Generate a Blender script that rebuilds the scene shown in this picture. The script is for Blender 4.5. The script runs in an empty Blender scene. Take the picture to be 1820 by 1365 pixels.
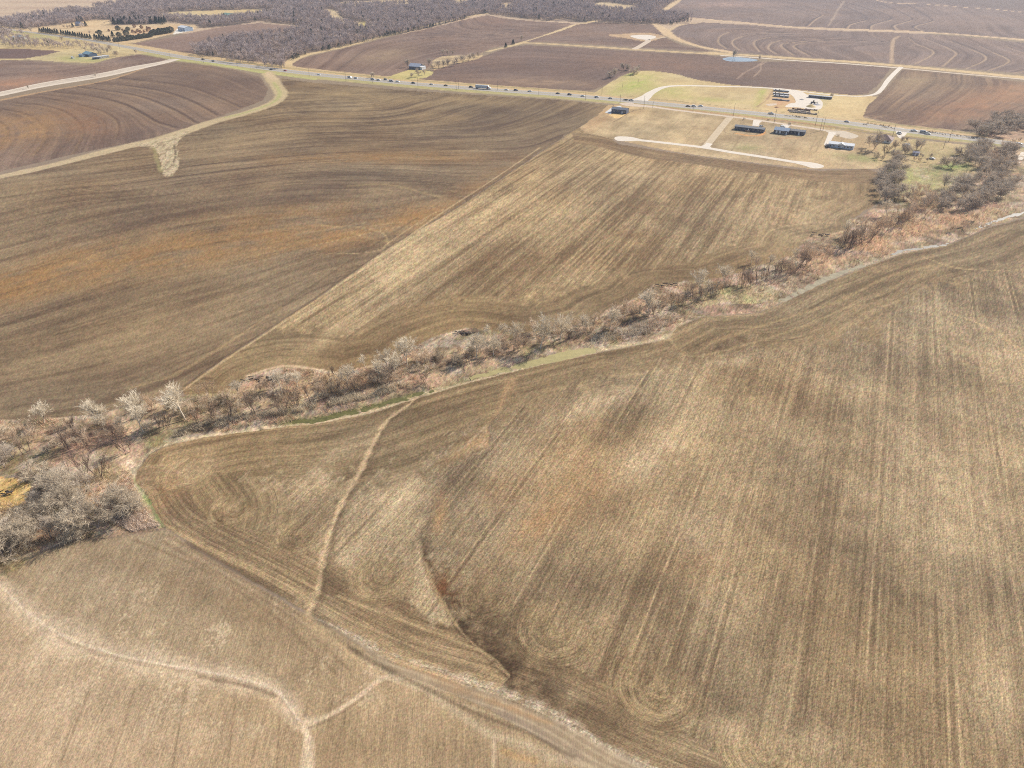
import bpy, math, random
import numpy as np
from mathutils import Vector, Matrix
R = math.radians
random.seed(7)
rng = np.random.default_rng(7)
S = bpy.context.scene
# ------------------------------------------------------------------ camera, sky, sun, exposure
CAM_H = 150.0
PITCH = R(33.4)
FPX = 1213.0                       # focal length in pixels of the 1820 px wide frame
cam = bpy.data.cameras.new('camera')
cam.sensor_width = 36.0
cam.lens = 36.0 * FPX / 1820.0
cam.clip_start = 1.0
cam.clip_end = 60000.0
camo = bpy.data.objects.new('camera', cam)
camo.location = (0, 0, CAM_H)
camo.rotation_euler = (math.pi / 2 - PITCH, 0, 0)
S.collection.objects.link(camo)
S.camera = camo
SUN_AZ, SUN_EL = R(52), R(36)      # azimuth from +Y (view direction) towards +X
w = bpy.data.worlds.new('World')
S.world = w
w.use_nodes = True
nt = w.node_tree
bg = nt.nodes['Background']
sky = nt.nodes.new('ShaderNodeTexSky')
sky.sky_type = 'NISHITA'
sky.sun_disc = False
sky.sun_elevation = SUN_EL
sky.sun_rotation = SUN_AZ
sky.air_density = 1.0
sky.dust_density = 2.0
nt.links.new(sky.outputs[0], bg.inputs[0])
bg.inputs[1].default_value = 0.125
sl = bpy.data.lights.new('sun', 'SUN')
sl.energy = 4.5
sl.angle = R(0.55)
sl.color = (1.0, 0.95, 0.87)
so = bpy.data.objects.new('sun', sl)
sd = Vector((math.sin(SUN_AZ) * math.cos(SUN_EL), math.cos(SUN_AZ) * math.cos(SUN_EL), math.sin(SUN_EL)))
so.rotation_euler = sd.to_track_quat('Z', 'Y').to_euler()
so.location = sd * 400
S.collection.objects.link(so)
S.view_settings.view_transform = 'Standard'
S.view_settings.look = 'None'
S.view_settings.exposure = 0.09
S.view_settings.gamma = 1.0
S.view_settings.use_curve_mapping = False
S.cycles.use_denoising = False
S.cycles.pixel_filter_type = 'BLACKMAN_HARRIS'
S.cycles.filter_width = 1.05
S.cycles.volume_bounces = 0
S.cycles.max_bounces = 5
S.cycles.diffuse_bounces = 2
S.cycles.transparent_max_bounces = 8
KALB = 0.92                        # seen sRGB of sunlit flat ground -> albedo

# ------------------------------------------------------------------ survey helpers (photo pixel -> metres on the flat plain)
sp, cp = math.sin(PITCH), math.cos(PITCH)
def G(u, v, z=0.0):
    u = np.asarray(u, float); v = np.asarray(v, float)
    x = (u - 910) / FPX; y = (v - 682.5) / FPX
    den = sp + y * cp
    t = (CAM_H - z) / den
    return x * t, (cp - y * sp) * t
def P(u, v, z=0.0):
    a, b = G(u, v, z)
    return float(a), float(b)
def depth_at(u, v):
    x, y = P(u, v)
    return y * cp + CAM_H * sp
def mpp(v):                        # metres per photo pixel, sideways
    return depth_at(910, v) / FPX
def tree_h(u, vb, vt):
    x, y = P(u, vb)
    # height whose top projects to row vt
    k = (vt - 682.5) / FPX
    # (cam_h-h)*? : point (y, h): a=(CAM_H-h); down/forward ratio -> k = (a*cp - y*sp)/(y*cp + a*sp)
    a = y * (k * cp + sp) / (cp - k * sp)
    return max(0.5, CAM_H - a)
def lin(c):
    c = np.asarray(c, float) / 255.0
    return np.where(c <= 0.04045, c / 12.92, ((c + 0.055) / 1.055) ** 2.4)
def alb(r, g, b, k=KALB):
    return np.clip(lin((r, g, b)) * k, 0, 0.95)
def smooth(pts, n=6, closed=False):
    pts = np.asarray(pts, float)
    m = len(pts)
    if m < 3: 
        return np.array([pts[0] + (pts[-1] - pts[0]) * i / n for i in range(n + 1)])
    out = []
    rngi = range(m if closed else m - 1)
    for i in rngi:
        if closed:
            p0, p1, p2, p3 = pts[(i - 1) % m], pts[i], pts[(i + 1) % m], pts[(i + 2) % m]
        else:
            p1, p2 = pts[i], pts[i + 1]
            p0 = pts[i - 1] if i > 0 else 2 * p1 - p2
            p3 = pts[i + 2] if i + 2 < m else 2 * p2 - p1
        for k in range(n):
            t = k / n
            out.append(0.5 * ((2 * p1) + (p2 - p0) * t + (2 * p0 - 5 * p1 + 4 * p2 - p3) * t * t + (3 * p1 - p0 - 3 * p2 + p3) * t ** 3))
    if not closed: out.append(pts[-1])
    return np.array(out)
def gl(pts, n=5, sm=True):
    p = smooth(pts, n) if sm else np.asarray(pts, float)
    x, y = G(p[:, 0], p[:, 1])
    return np.stack([x, y], 1)

# ------------------------------------------------------------------ noise
_T = np.random.default_rng(11).random((256, 256)).astype(np.float32)
def vn(x, y, s=0):
    x = np.asarray(x, np.float64) + s * 17.31; y = np.asarray(y, np.float64) + s * 41.77
    xf = np.floor(x); yf = np.floor(y)
    fx = (x - xf).astype(np.float32); fy = (y - yf).astype(np.float32)
    xi = xf.astype(np.int64) & 255; yi = yf.astype(np.int64) & 255
    x1 = (xi + 1) & 255; y1 = (yi + 1) & 255
    fx = fx * fx * (3 - 2 * fx); fy = fy * fy * (3 - 2 * fy)
    a = _T[yi, xi]; b = _T[yi, x1]; c = _T[y1, xi]; d = _T[y1, x1]
    return (a + (b - a) * fx) * (1 - fy) + (c + (d - c) * fx) * fy
def fbm(x, y, o=3, s=0):
    r = 0; a = 0.5; t = 0
    for i in range(o):
        r = r + a * vn(x, y, s + i * 3); t += a
        x = np.asarray(x) * 2.03; y = np.asarray(y) * 2.03; a *= 0.55
    return r / t - 0.5              # about -0.35..0.35

# ------------------------------------------------------------------ ground sheet: denser close by, coarser far off
us = np.arange(-170, 1992, 2.1)
vs = np.concatenate([np.arange(1560, 330, -2.15), np.arange(329, -30, -1.35), -30 - np.cumsum(np.linspace(2, 6, 16)), ])
vs = vs[vs > -112]
UU, VV = np.meshgrid(us, vs)
NR, NC = UU.shape
X, Y = G(UU, VV)
U = UU.ravel(); V = VV.ravel(); X = X.ravel(); Y = Y.ravel()
N = len(X)
col = np.zeros((N, 3), np.float32); col[:] = alb(150, 132, 112)
ru = X.copy(); rv = Y.copy()
rk = np.full(N, 0.5, np.float32)
fid = np.zeros(N, np.int16)
FNAMES = ['ground']
zz = np.zeros(N, np.float64)
AZ = R(26.3)
nx, ny = math.cos(AZ), -math.sin(AZ)
ax, ay = math.sin(AZ), math.cos(AZ)
WX = (fbm(X / 9, Y / 9, 2, 60) * 3.0); WY = (fbm(X / 9, Y / 9, 2, 70) * 3.0)
FX = WX * 0 + 1

def inpoly(poly, x, y):
    c = np.zeros(len(x), bool)
    j = len(poly) - 1
    for i in range(len(poly)):
        xi, yi = poly[i]; xj, yj = poly[j]
        if yi != yj:
            m = (yi > y) != (yj > y)
            c ^= m & (x < (xj - xi) * (y - yi) / (yj - yi) + xi)
        j = i
    return c
def pmask(px, warp=1.0, sm=True):
    """indices of ground vertices inside a surveyed outline; the outline is ragged by warp metres"""
    p = smooth(px, 5, closed=True) if sm else np.asarray(px, float)
    x0, y0 = p.min(0) - 8; x1, y1 = p.max(0) + 8
    idx = np.nonzero((U > x0) & (U < x1) & (V > y0) & (V < y1))[0]
    g = np.stack(G(p[:, 0], p[:, 1]), 1)
    m = inpoly(g, X[idx] + WX[idx] * warp, Y[idx] + WY[idx] * warp)
    return idx[m]
def dist(line, maxd, idx=None, extend=False):
    """distance, side and arc length from ground vertices to a ground polyline"""
    if idx is None:
        lo = line.min(0) - maxd; hi = line.max(0) + maxd
        idx = np.nonzero((X > lo[0]) & (X < hi[0]) & (Y > lo[1]) & (Y < hi[1]))[0]
    x = X[idx]; y = Y[idx]
    best = np.full(len(idx), 1e9); side = np.zeros(len(idx)); arc = np.zeros(len(idx)); s0 = 0.0
    for i in range(len(line) - 1):
        a = line[i]; b = line[i + 1]
        d = b - a; L = math.hypot(*d)
        if L < 1e-6: continue
        if maxd < 1e8:
            k = np.nonzero((x > min(a[0], b[0]) - maxd) & (x < max(a[0], b[0]) + maxd) & (y > min(a[1], b[1]) - maxd) & (y < max(a[1], b[1]) + maxd))[0]
        else:
            k = slice(None)
        xx = x[k] - a[0]; yy = y[k] - a[1]
        t = np.clip((xx * d[0] + yy * d[1]) / (L * L), 0, 1)
        dd = np.hypot(xx - t * d[0], yy - t * d[1])
        cr = d[0] * yy - d[1] * xx
        bk = best[k]; m = dd < bk
        bk[m] = dd[m]; best[k] = bk
        q = side[k]; q[m] = np.sign(cr[m]); side[k] = q
        q = arc[k]; q[m] = s0 + t[m] * L; arc[k] = q
        s0 += L
    return idx, best, side, arc
def mixc(idx, c, a):
    a = np.clip(a, 0, 1).astype(np.float32)[:, None]
    col[idx] = col[idx] * (1 - a) + np.asarray(c, np.float32) * a
def stroke(px, width, c, strength=1.0, soft=0.5, rag=0.5, sm=True, widths=None, within=None, freq=6.0, k=None, spread=0.0):
    """paint a strip of soil colour along a surveyed line. width metres, soft = share of the half width that fades"""
    line = gl(px, 5, sm)
    idx, d, sd_, arc = dist(line, width * 0.8 + 6)
    m = d < width * 0.8 + 5
    idx = idx[m]; d = d[m]; arc = arc[m]
    if within is not None:
        q = np.isin(fid[idx], within); idx = idx[q]; d = d[q]; arc = arc[q]
    hw = width * 0.5
    if widths is not None:
        hw = 0.5 * np.interp(arc / max(arc.max(), 1e-6), np.linspace(0, 1, len(widths)), widths)
    hw = hw * (1 + rag * 1.6 * fbm(arc / freq, d * 0 + width, 3, 5))
    a = np.clip((hw - d) / np.maximum(hw * soft, 0.15) + 0.0, 0, 1)
    a = a * (1 - spread * np.clip(0.5 - 1.6 * fbm(X[idx] / 1.7, Y[idx] / 1.7, 3, 33), 0, 1))
    mixc(idx, c, a * strength)
    if k is not None: rk[idx] = np.where(a > 0.5, k, rk[idx])
    return idx, a
def blob(cx, cy, rx, ry, c, strength=0.6, rot=0.0, within=None, streaky=None, n=0.8):
    """patch of differently coloured soil around a surveyed point"""
    dx = U - cx; dy = V - cy
    cr, sr = math.cos(R(rot)), math.sin(R(rot))
    a = (dx * cr + dy * sr) / rx; b = (-dx * sr + dy * cr) / ry
    q = a * a + b * b
    idx = np.nonzero(q < 4)[0]
    if within is not None: idx = idx[np.isin(fid[idx], within)]
    g = np.exp(-q[idx] * 1.3)
    g = g * (1 + n * 2.2 * fbm(X[idx] / 14, Y[idx] / 14, 3, 90) + n * 1.6 * fbm(ru[idx] / 1.8, rv[idx] / 45, 3, 91))
    mixc(idx, c, g * strength)
def newf(name):
    FNAMES.append(name); return len(FNAMES) - 1
def tps(lines, spacing):
    """smooth scalar field whose level lines follow the surveyed terrace lines (row phase in metres)"""
    pts, val = [], []
    s = 0.0
    prev = None
    for L in lines:
        g = gl(L, 1, False)
        if prev is not None: s += spacing if spacing else float(np.mean([np.min(np.hypot(*(prev - q).T)) for q in g]))
        prev = g
        for q in g: pts.append(q); val.append(s)
    pts = np.array(pts); val = np.array(val)
    n = len(pts)
    def phi(r2): return 0.5 * r2 * np.log(r2 + 1e-9)
    d2 = ((pts[:, None] - pts[None]) ** 2).sum(-1) / 1e4
    A = np.zeros((n + 3, n + 3))
    A[:n, :n] = phi(d2) + np.eye(n) * 1e-2
    A[:n, n] = 1; A[:n, n + 1:] = pts / 100; A[n, :n] = 1; A[n + 1:, :n] = pts.T / 100
    sol = np.linalg.solve(A, np.concatenate([val, np.zeros(3)]))
    def f(x, y):
        r = sol[n] + sol[n + 1] * x / 100 + sol[n + 2] * y / 100
        for i in range(n):
            r2 = ((x - pts[i, 0]) ** 2 + (y - pts[i, 1]) ** 2) / 1e4
            r = r + sol[i] * phi(r2)
        return r
    return f
def rows(idx, dark, light, base=0.45, alpha=None, a1=1.3, w1=6.0, l1=70.0, a2=0.9, w2=1.4, l2=35.0, blot=0.8, bs=40.0, seed=0, tint=None):
    """soil / crop residue mix along the row direction held in ru, rv"""
    u = ru[idx]; v = rv[idx]
    t = base + a1 * fbm(u / w1, v / l1, 3, 20 + seed) + a2 * fbm(u / w2, v / l2, 3, 30 + seed) + blot * fbm(X[idx] / bs, Y[idx] / bs, 3, 40 + seed)
    t = np.clip(t, 0, 1).astype(np.float32)[:, None]
    c = np.asarray(dark, np.float32) * (1 - t) + np.asarray(light, np.float32) * t
    h = (fbm(X[idx] / 60, Y[idx] / 60, 3, 55 + seed) * 0.35).astype(np.float32)
    c[:, 0] *= 1 + h * 0.35; c[:, 2] *= 1 - h * 0.5
    if alpha is None: col[idx] = c
    else: mixc(idx, c, alpha)
    rk[idx] = 1.0
def straight(idx, az=AZ):
    a, b = math.cos(az), -math.sin(az)
    ru[idx] = X[idx] * a + Y[idx] * b
    rv[idx] = X[idx] * math.sin(az) + Y[idx] * math.cos(az)
def along(px, idx, within=None, maxd=60.0):
    """rows running parallel to a surveyed line"""
    line = gl(px, 4)
    i2, d, sd_, arc = dist(line, 1e9, idx)
    ru[i2] = d; rv[i2] = arc
    return d
# ================================================================== THE GROUND: fields, grass, bare soil
TAN = alb(214, 190, 150); TAN2 = alb(205, 182, 146); STRAW = alb(196, 172, 132)
# ---- everything far off first: pale pasture and bare fields
i = np.nonzero(V < 60)[0]
col[i] = alb(196, 172, 148); rk[i] = 0.3
i = pmask([(-300, -60), (250, -60), (420, -30), (330, 6), (150, 22), (0, 40), (-300, 60)]); mixc(i, alb(205, 182, 158), np.ones(len(i)))
for (a, b, c, d) in [(60, 14, 200, 3), (200, 24, 260, 2.5), (120, 4, 240, 2)]:
    blob(a, b, c, d, alb(180, 152, 132), 0.6)
fw = newf('ground')
# ---- wood floor
WOOD = [(-60, 60), (0, 56), (45, 53), (100, 46), (160, 38), (200, 35), (196, 44), (262, 44), (300, 38), (345, 45), (362, 50), (410, 46), (460, 38), (505, 42), (540, 46), (528, 54), (430, 66), (372, 78), (345, 90), (352, 101), (400, 108), (455, 117), (505, 124), (514, 108), (545, 95), (600, 86), (640, 76), (700, 62), (760, 50), (830, 32), (860, 24), (915, 31), (960, 36), (1030, 40), (1100, 42), (1170, 44), (1215, 38), (1232, 30), (1205, 28), (1168, 24), (1200, 4), (1230, -14), (900, -40), (560, -40), (330, -6), (200, 8), (90, 24), (0, 36), (-60, 46)]
i = pmask(WOOD, 2.0, sm=False)
straight(i); rows(i, alb(96, 84, 76), alb(160, 138, 120), 0.45, None, 0.2, 6, 60, 0.2, 1.4, 30, 2.4, 16); fid[i] = fw; rk[i] = .5
CLEAR = [[(580, 6), (640, 2), (740, -2), (790, -4), (740, 6), (660, 9), (600, 9)], [(285, 30), (300, 22), (400, 18), (470, 17), (487, 22), (425, 30), (395, 34), (340, 33)],
         [(575, 18), (592, 17), (604, 28), (618, 36), (646, 40), (652, 46), (648, 52), (625, 44), (600, 40), (588, 30)], [(802, -6), (838, 2), (828, 8), (804, 4)],
         [(1052, 10), (1070, 4), (1110, 8), (1132, 12), (1118, 20), (1085, 18), (1060, 15)], [(890, 6), (912, 8), (908, 16), (894, 14)]]
for q, pl in enumerate(CLEAR):
    i = pmask(pl, 2.5); rows(i, alb(176, 150, 120), alb(216, 194, 156), 0.6, None, .2, 6, 60, .2, 2, 30, 1.2, 20)
i = pmask(CLEAR[1], 1.0); rows(i, alb(196, 172, 128), alb(214, 192, 148), 0.5, None, .2, 6, 60, .2, 2, 30, 0.7, 40)
blob(647, 44, 10, 6, alb(214, 200, 120), 0.8)

FD, FL = alb(112, 92, 80), alb(160, 136, 120)      # far ploughed soil, dark and light
def field(name, poly, guides=None, dark=FD, light=FL, spacing=None, warp=0.8, sm=False, az=None, **kw):
    f = newf(name)
    i = pmask(poly, warp, sm)
    fid[i] = f
    if guides is not None:
        fn = tps(guides, spacing)
        ru[i] = fn(X[i], Y[i])
        rv[i] = X[i] * ny * -1 + Y[i] * nx * .3 + X[i]
    else:
        straight(i, AZ if az is None else az)
    rows(i, dark, light, **kw)
    return f, i
FE = AZ + math.pi / 2
# ---- far right, behind everything
T_ = [(1232, -60), (1208, -2), (1192, 12), (1170, 24), (1205, 29), (1232, 32), (1300, 38), (1400, 47), (1500, 51), (1600, 54), (1700, 60), (1820, 69), (2010, 86), (2010, -90)]
tg = [[(1260, 20), (1300, 24), (1370, 26), (1390, 30), (1380, 40)], [(1400, 10), (1445, 20), (1462, 26), (1448, 34), (1435, 46)], [(1490, 5), (1512, 13), (1542, 27), (1540, 35), (1512, 42), (1505, 50)],
      [(1500, 2), (1540, 12), (1583, 26), (1584, 34), (1552, 43), (1547, 51)], [(1560, 2), (1590, 14), (1622, 29), (1621, 35), (1590, 44), (1594, 52)], [(1600, 0), (1625, 12), (1657, 31), (1658, 37), (1626, 46), (1640, 54)], [(1700, 10), (1750, 30), (1790, 50), (1820, 66)]]
fT, i = field('ploughed_field', T_, tg, alb(112, 95, 90), alb(150, 129, 120), base=0.5, a1=0.8, w1=9, l1=300, a2=0.6, w2=3, l2=200, blot=0.7, bs=120)
blob(1300, 8, 90, 6, alb(178, 148, 134), 0.6); blob(1700, 40, 120, 12, alb(150, 125, 112), 0.4)
for L, c, wd in [(tg[2], 0, 7), (tg[3], 0, 7), (tg[4], 0, 7), (tg[5], 0, 7), (tg[1], 0, 6)]:
    L = [(a - 4, b + 1) for a, b in L]
    stroke(L, wd, alb(92, 80, 82), 0.7, 0.6, 0.6, within=[fT])
    stroke([(a + 5, b + .5) for a, b in L[-3:]], wd * .8, alb(186, 160, 138), 0.75, 0.6, 0.6, within=[fT])
stroke([(1500, 2), (1488, 20), (1480, 34), (1472, 46)], 8, alb(180, 158, 140), 0.6, 0.6, 1.0, within=[fT])
stroke([(1560, 1), (1592, 6), (1640, 7), (1700, 12), (1760, 16), (1820, 22), (1990, 40)], 10, alb(206, 178, 150), 0.9, .3, .6)
i = pmask([(1560, -40), (1560, -2), (1640, 3), (1700, 8), (1820, 18), (2010, 38), (2010, -60)], 1); mixc(i, alb(120, 104, 98), np.full(len(i), .8))
# ---- field between the two tan lanes, with pale contour terraces
U_ = [(1188, 54), (1200, 47), (1216, 41), (1250, 40), (1330, 44), (1400, 50), (1500, 55), (1600, 58), (1700, 64), (1820, 76), (2010, 92), (2010, 150), (1820, 131), (1700, 121), (1590, 113), (1450, 104), (1345, 96), (1290, 92), (1250, 84), (1215, 74), (1195, 63)]
ug = [[(1240, 84), (1215, 66), (1230, 52), (1290, 46), (1360, 50)], [(1290, 86), (1277, 76), (1280, 65), (1296, 57), (1334, 53), (1400, 55)], [(1314, 89), (1303, 80), (1303, 72), (1320, 64), (1362, 59), (1450, 60)],
      [(1350, 92), (1340, 79), (1346, 71), (1374, 66), (1450, 65)], [(1380, 96), (1366, 87), (1370, 78), (1388, 72), (1480, 69)], [(1410, 98), (1389, 83), (1397, 77), (1440, 73), (1530, 72)], [(1440, 100), (1412, 85), (1414, 80), (1430, 76), (1490, 73), (1570, 75)],
      [(1590, 66), (1586, 80), (1585, 96), (1584, 112)], [(1613, 66), (1630, 79), (1657, 90), (1655, 99), (1626, 114)], [(1640, 68), (1679, 83), (1699, 94), (1694, 102), (1676, 118)], [(1688, 73), (1726, 88), (1751, 100), (1746, 110), (1714, 123)],
      [(1739, 81), (1766, 94), (1792, 106), (1785, 115), (1752, 127)], [(1790, 84), (1840, 102), (1870, 118), (1800, 130)]]
fU, i = field('ploughed_field', U_, ug, alb(114, 96, 90), alb(154, 132, 122), base=0.45, a1=1.0, w1=7, l1=300, a2=0.7, w2=2.5, l2=200, blot=0.6, bs=100)
for q, L in enumerate(ug):
    if q == 0: continue
    s = 5.5 if q < 7 else 5
    L2 = L[:4] if q < 7 else L[1:]
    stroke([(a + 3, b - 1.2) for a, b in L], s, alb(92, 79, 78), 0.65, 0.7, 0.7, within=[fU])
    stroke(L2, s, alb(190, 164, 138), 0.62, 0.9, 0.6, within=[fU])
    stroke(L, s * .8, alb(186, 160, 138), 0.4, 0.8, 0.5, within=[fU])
stroke([(1598, 64), (1588, 72), (1585, 96), (1585, 112)], 8, alb(186, 160, 136), 0.8, .5, .4, within=[fU])
# ---- dark field north of the highway
Sf = [(740, 140), (762, 127), (790, 117), (850, 103), (870, 96), (905, 84), (935, 80), (1000, 83), (1130, 91), (1250, 97), (1290, 102), (1345, 110), (1420, 109), (1500, 114), (1584, 121), (1572, 136), (1556, 155), (1540, 166), (1520, 169), (1480, 168), (1395, 158), (1300, 151), (1240, 142), (1190, 130), (1130, 125), (1100, 136), (1078, 150), (1050, 161), (900, 155), (800, 146)]
sg = [[(900, 92), (1000, 96), (1130, 103), (1290, 112), (1500, 122)], [(780, 130), (900, 118), (1000, 118), (1100, 116), (1200, 122), (1400, 134), (1550, 140)], [(760, 138), (900, 140), (1000, 144), (1040, 140), (1075, 128), (1100, 118)], [(800, 144), (900, 148), (1040, 154), (1070, 146), (1090, 134)]]
fS, i = field('ploughed_field', Sf, sg, alb(108, 88, 80), alb(142, 118, 106), base=0.45, a1=0.7, w1=8, l1=300, a2=0.7, w2=2.2, l2=150, blot=0.8, bs=110)
blob(1180, 115, 150, 14, alb(142, 112, 96), .6, 3, [fS]); blob(960, 146, 130, 9, alb(160, 134, 112), .6, 3, [fS]); blob(1450, 140, 130, 20, alb(128, 110, 96), .5, 4, [fS])
stroke([(1310, 140), (1325, 128), (1345, 118), (1356, 110)], 4, alb(176, 150, 132), .6, .5, .8, within=[fS])
stroke([(1340, 136), (1352, 124), (1352, 116), (1362, 110)], 3, alb(180, 156, 136), .6, .5, .8, within=[fS])
# ---- tan waterway and lanes up there
stroke([(905, 82), (950, 70), (1000, 52), (1030, 43), (1060, 37)], 14, TAN, .95, .3, .3)
stroke([(520, 118), (512, 112), (535, 100), (560, 94), (600, 85), (640, 75), (700, 60), (760, 46), (830, 30), (865, 24)], 15, TAN, .95, .3, .4, widths=[20, 18, 16, 14, 14, 12, 10])
stroke([(1162, 42), (1182, 56), (1192, 64), (1215, 74), (1250, 84), (1300, 93)], 22, alb(216, 188, 152), .95, .3, .4, widths=[16, 30, 26, 18, 14, 18])
stroke([(1190, 54), (1204, 46), (1224, 42), (1245, 42)], 11, alb(212, 186, 150), .9, .4, .4)
stroke([(1162, 26), (1186, 14), (1208, -2), (1225, -14)], 22, alb(214, 188, 152), .95, .3, .2)
stroke([(1226, 32), (1300, 38), (1400, 47), (1500, 51.5), (1600, 55), (1700, 61), (1820, 71), (1990, 87)], 20, alb(214, 186, 154), .95, .3, .25, widths=[18, 16, 16, 18, 24, 28])
stroke([(930, 76), (1000, 79.5), (1130, 88), (1250, 95), (1290, 97)], 16, alb(208, 182, 142), .95, .3, .25)
stroke([(1262, 93), (1300, 97), (1345, 99), (1400, 103), (1500, 109), (1587, 116), (1700, 126), (1820, 138), (1990, 156)], 20, alb(214, 188, 148), .95, .3, .25, widths=[20, 22, 22, 24, 26, 26])
# ---- field with terraces, centre of the horizon
V_ = [(519, 114), (536, 104), (560, 98), (600, 89), (640, 79), (700, 64), (760, 51), (830, 34), (866, 27), (905, 34), (960, 38), (1022, 42), (1000, 50), (950, 68), (905, 80), (870, 86), (855, 95), (790, 105), (766, 118), (745, 128), (716, 137), (640, 134), (560, 128), (528, 122)]
vg = [[(597, 126), (625, 106), (652, 88), (708, 74), (784, 66), (915, 62)], [(640, 130), (670, 112), (720, 92), (800, 78), (900, 73)], [(690, 60), (760, 58), (840, 62), (930, 60)], [(771, 48), (809, 57), (870, 60), (930, 56)], [(817, 38), (824, 48), (860, 53), (940, 51)], [(842, 33), (855, 42), (880, 47), (950, 46)], [(864, 32), (885, 43), (915, 46), (990, 44)]]
vg = [vg[1], vg[0], vg[2], vg[3], vg[4], vg[5], vg[6]]
fV, i = field('ploughed_field', V_, vg, alb(112, 90, 80), alb(152, 128, 114), base=0.45, a1=0.9, w1=8, l1=300, a2=0.6, w2=2.4, l2=150, blot=0.8, bs=90)
for L in vg[1:]:
    stroke(L, 7, alb(88, 72, 68), .6, .8, .8, within=[fV])
blob(680, 100, 60, 14, alb(166, 142, 114), .5, -10, [fV]); blob(880, 38, 40, 7, alb(150, 118, 100), .5, 5, [fV])
X_ = [(1028, 43), (1060, 40), (1160, 44), (1176, 60), (1188, 70), (1212, 80), (1255, 88), (1262, 92), (1130, 84), (1000, 76), (936, 74), (960, 66), (1000, 54)]
fX, i = field('ploughed_field', X_, [[(960, 68), (1050, 66), (1150, 56), (1165, 50)], [(960, 73), (1100, 78), (1180, 74)], [(1000, 78), (1130, 84), (1250, 90)]], alb(112, 90, 80), alb(150, 126, 112), base=0.45, a1=.8, w1=8, l1=300, a2=.6, w2=2.4, l2=150, blot=.8, bs=90)
i = pmask([(1082, 63), (1110, 60), (1150, 58), (1180, 64), (1170, 70), (1150, 74), (1125, 70)], 2); mixc(i, alb(198, 168, 134), np.full(len(i), .9))
# ---- brown field at the upper right
Y_ = [(1604, 124), (1640, 126), (1700, 132), (1820, 146), (2010, 168), (2010, 250), (1820, 214), (1760, 222), (1715, 232), (1640, 227), (1560, 213), (1533, 206), (1536, 194), (1560, 172), (1582, 150)]
yg = [[(1600, 130), (1590, 150), (1560, 180), (1540, 200)], [(1663, 129), (1663, 142), (1643, 159), (1608, 182), (1587, 197), (1545, 208)], [(1709, 133), (1706, 152), (1663, 182), (1613, 212)], [(1754, 141), (1749, 162), (1701, 192), (1670, 222)], [(1820, 148), (1790, 172), (1739, 200), (1715, 228)], [(1900, 160), (1850, 190), (1790, 214)]]
fY, i = field('ploughed_field', Y_, yg, alb(106, 86, 76), alb(158, 132, 108), base=0.42, a1=1.1, w1=7, l1=200, a2=0.9, w2=2.0, l2=120, blot=0.7, bs=60)
for q in (1, 2): stroke(yg[q], 5, alb(88, 72, 66), .55, .8, .8, within=[fY])
blob(1740, 185, 130, 26, alb(172, 126, 94), .5, -12, [fY]); blob(1620, 145, 40, 12, alb(170, 148, 118), .6, -5, [fY]); blob(1820, 165, 80, 20, alb(176, 136, 106), .5, 0, [fY]); blob(1590, 200, 50, 12, alb(110, 88, 72), .6, 0, [fY])
# ---- upper left
A1 = [(228, 79), (300, 67), (380, 50), (420, 44), (462, 41), (520, 46), (530, 50), (500, 57), (430, 66), (370, 78), (346, 88), (346, 98), (330, 99), (285, 92)]
fA, i = field('ploughed_field', A1, [[(240, 80), (300, 74), (380, 58), (440, 48), (520, 46)], [(280, 88), (330, 80), (400, 62), (450, 56), (520, 53)]], alb(122, 100, 90), alb(160, 134, 120), base=.5, a1=.7, w1=9, l1=300, a2=.5, w2=3, l2=200, blot=.8, bs=90)
A2 = [(-200, 88), (0, 86), (50, 87), (108, 91), (80, 98), (45, 104), (-200, 106)]
fA2, i = field('ploughed_field', A2, None, alb(104, 84, 78), alb(128, 104, 96), az=FE, a1=.5, a2=.4, blot=.6, bs=80)
Qf = [(-300, 112), (0, 107), (50, 108), (110, 113), (150, 117), (180, 110), (210, 102), (250, 97), (285, 99), (297, 105), (285, 109), (230, 121), (150, 137), (50, 155), (-20, 168), (-300, 230)]
fQ, i = field('ploughed_field', Qf, [[(0, 112), (100, 116), (200, 108)], [(0, 125), (100, 121), (220, 106)], [(0, 138), (120, 128), (240, 112)], [(0, 152), (100, 138), (200, 120)]], alb(118, 96, 86), alb(158, 134, 118), base=.45, a1=1.0, w1=7, l1=200, a2=.6, w2=2.4, l2=120, blot=.8, bs=60)
blob(20, 150, 90, 10, alb(176, 134, 108), .6, -8, [fQ]); blob(240, 100, 60, 5, alb(110, 86, 76), .6, 0, [fQ])
Pf = [(-300, 240), (0, 180), (88, 162), (207, 140), (262, 120), (308, 111), (345, 111), (420, 125), (462, 137), (477, 158), (468, 178), (430, 193), (300, 238), (220, 256), (150, 270), (0, 305), (-300, 370)]
pg = [[(230, 125), (330, 118), (420, 135), (470, 160)], [(212, 139), (278, 145), (336, 154), (387, 172), (430, 190)], [(157, 147), (227, 152), (291, 162), (341, 179), (387, 204)], [(126, 152), (202, 162), (260, 174), (316, 197), (349, 217)],
      [(96, 163), (157, 169), (215, 182), (253, 200), (278, 215), (316, 227)], [(71, 172), (126, 182), (177, 195), (205, 210), (212, 227), (207, 245)], [(25, 182), (76, 187), (114, 197), (139, 215), (149, 232), (142, 253), (129, 275)],
      [(5, 193), (45, 202), (73, 220), (83, 232), (76, 255), (61, 273)], [(-20, 210), (0, 217), (13, 227), (13, 243), (0, 265)]]
fP, i = field('ploughed_field', Pf, pg, alb(106, 87, 76), alb(150, 126, 106), base=.45, a1=.9, w1=7, l1=160, a2=.7, w2=2.2, l2=90, blot=.7, bs=50)
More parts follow.
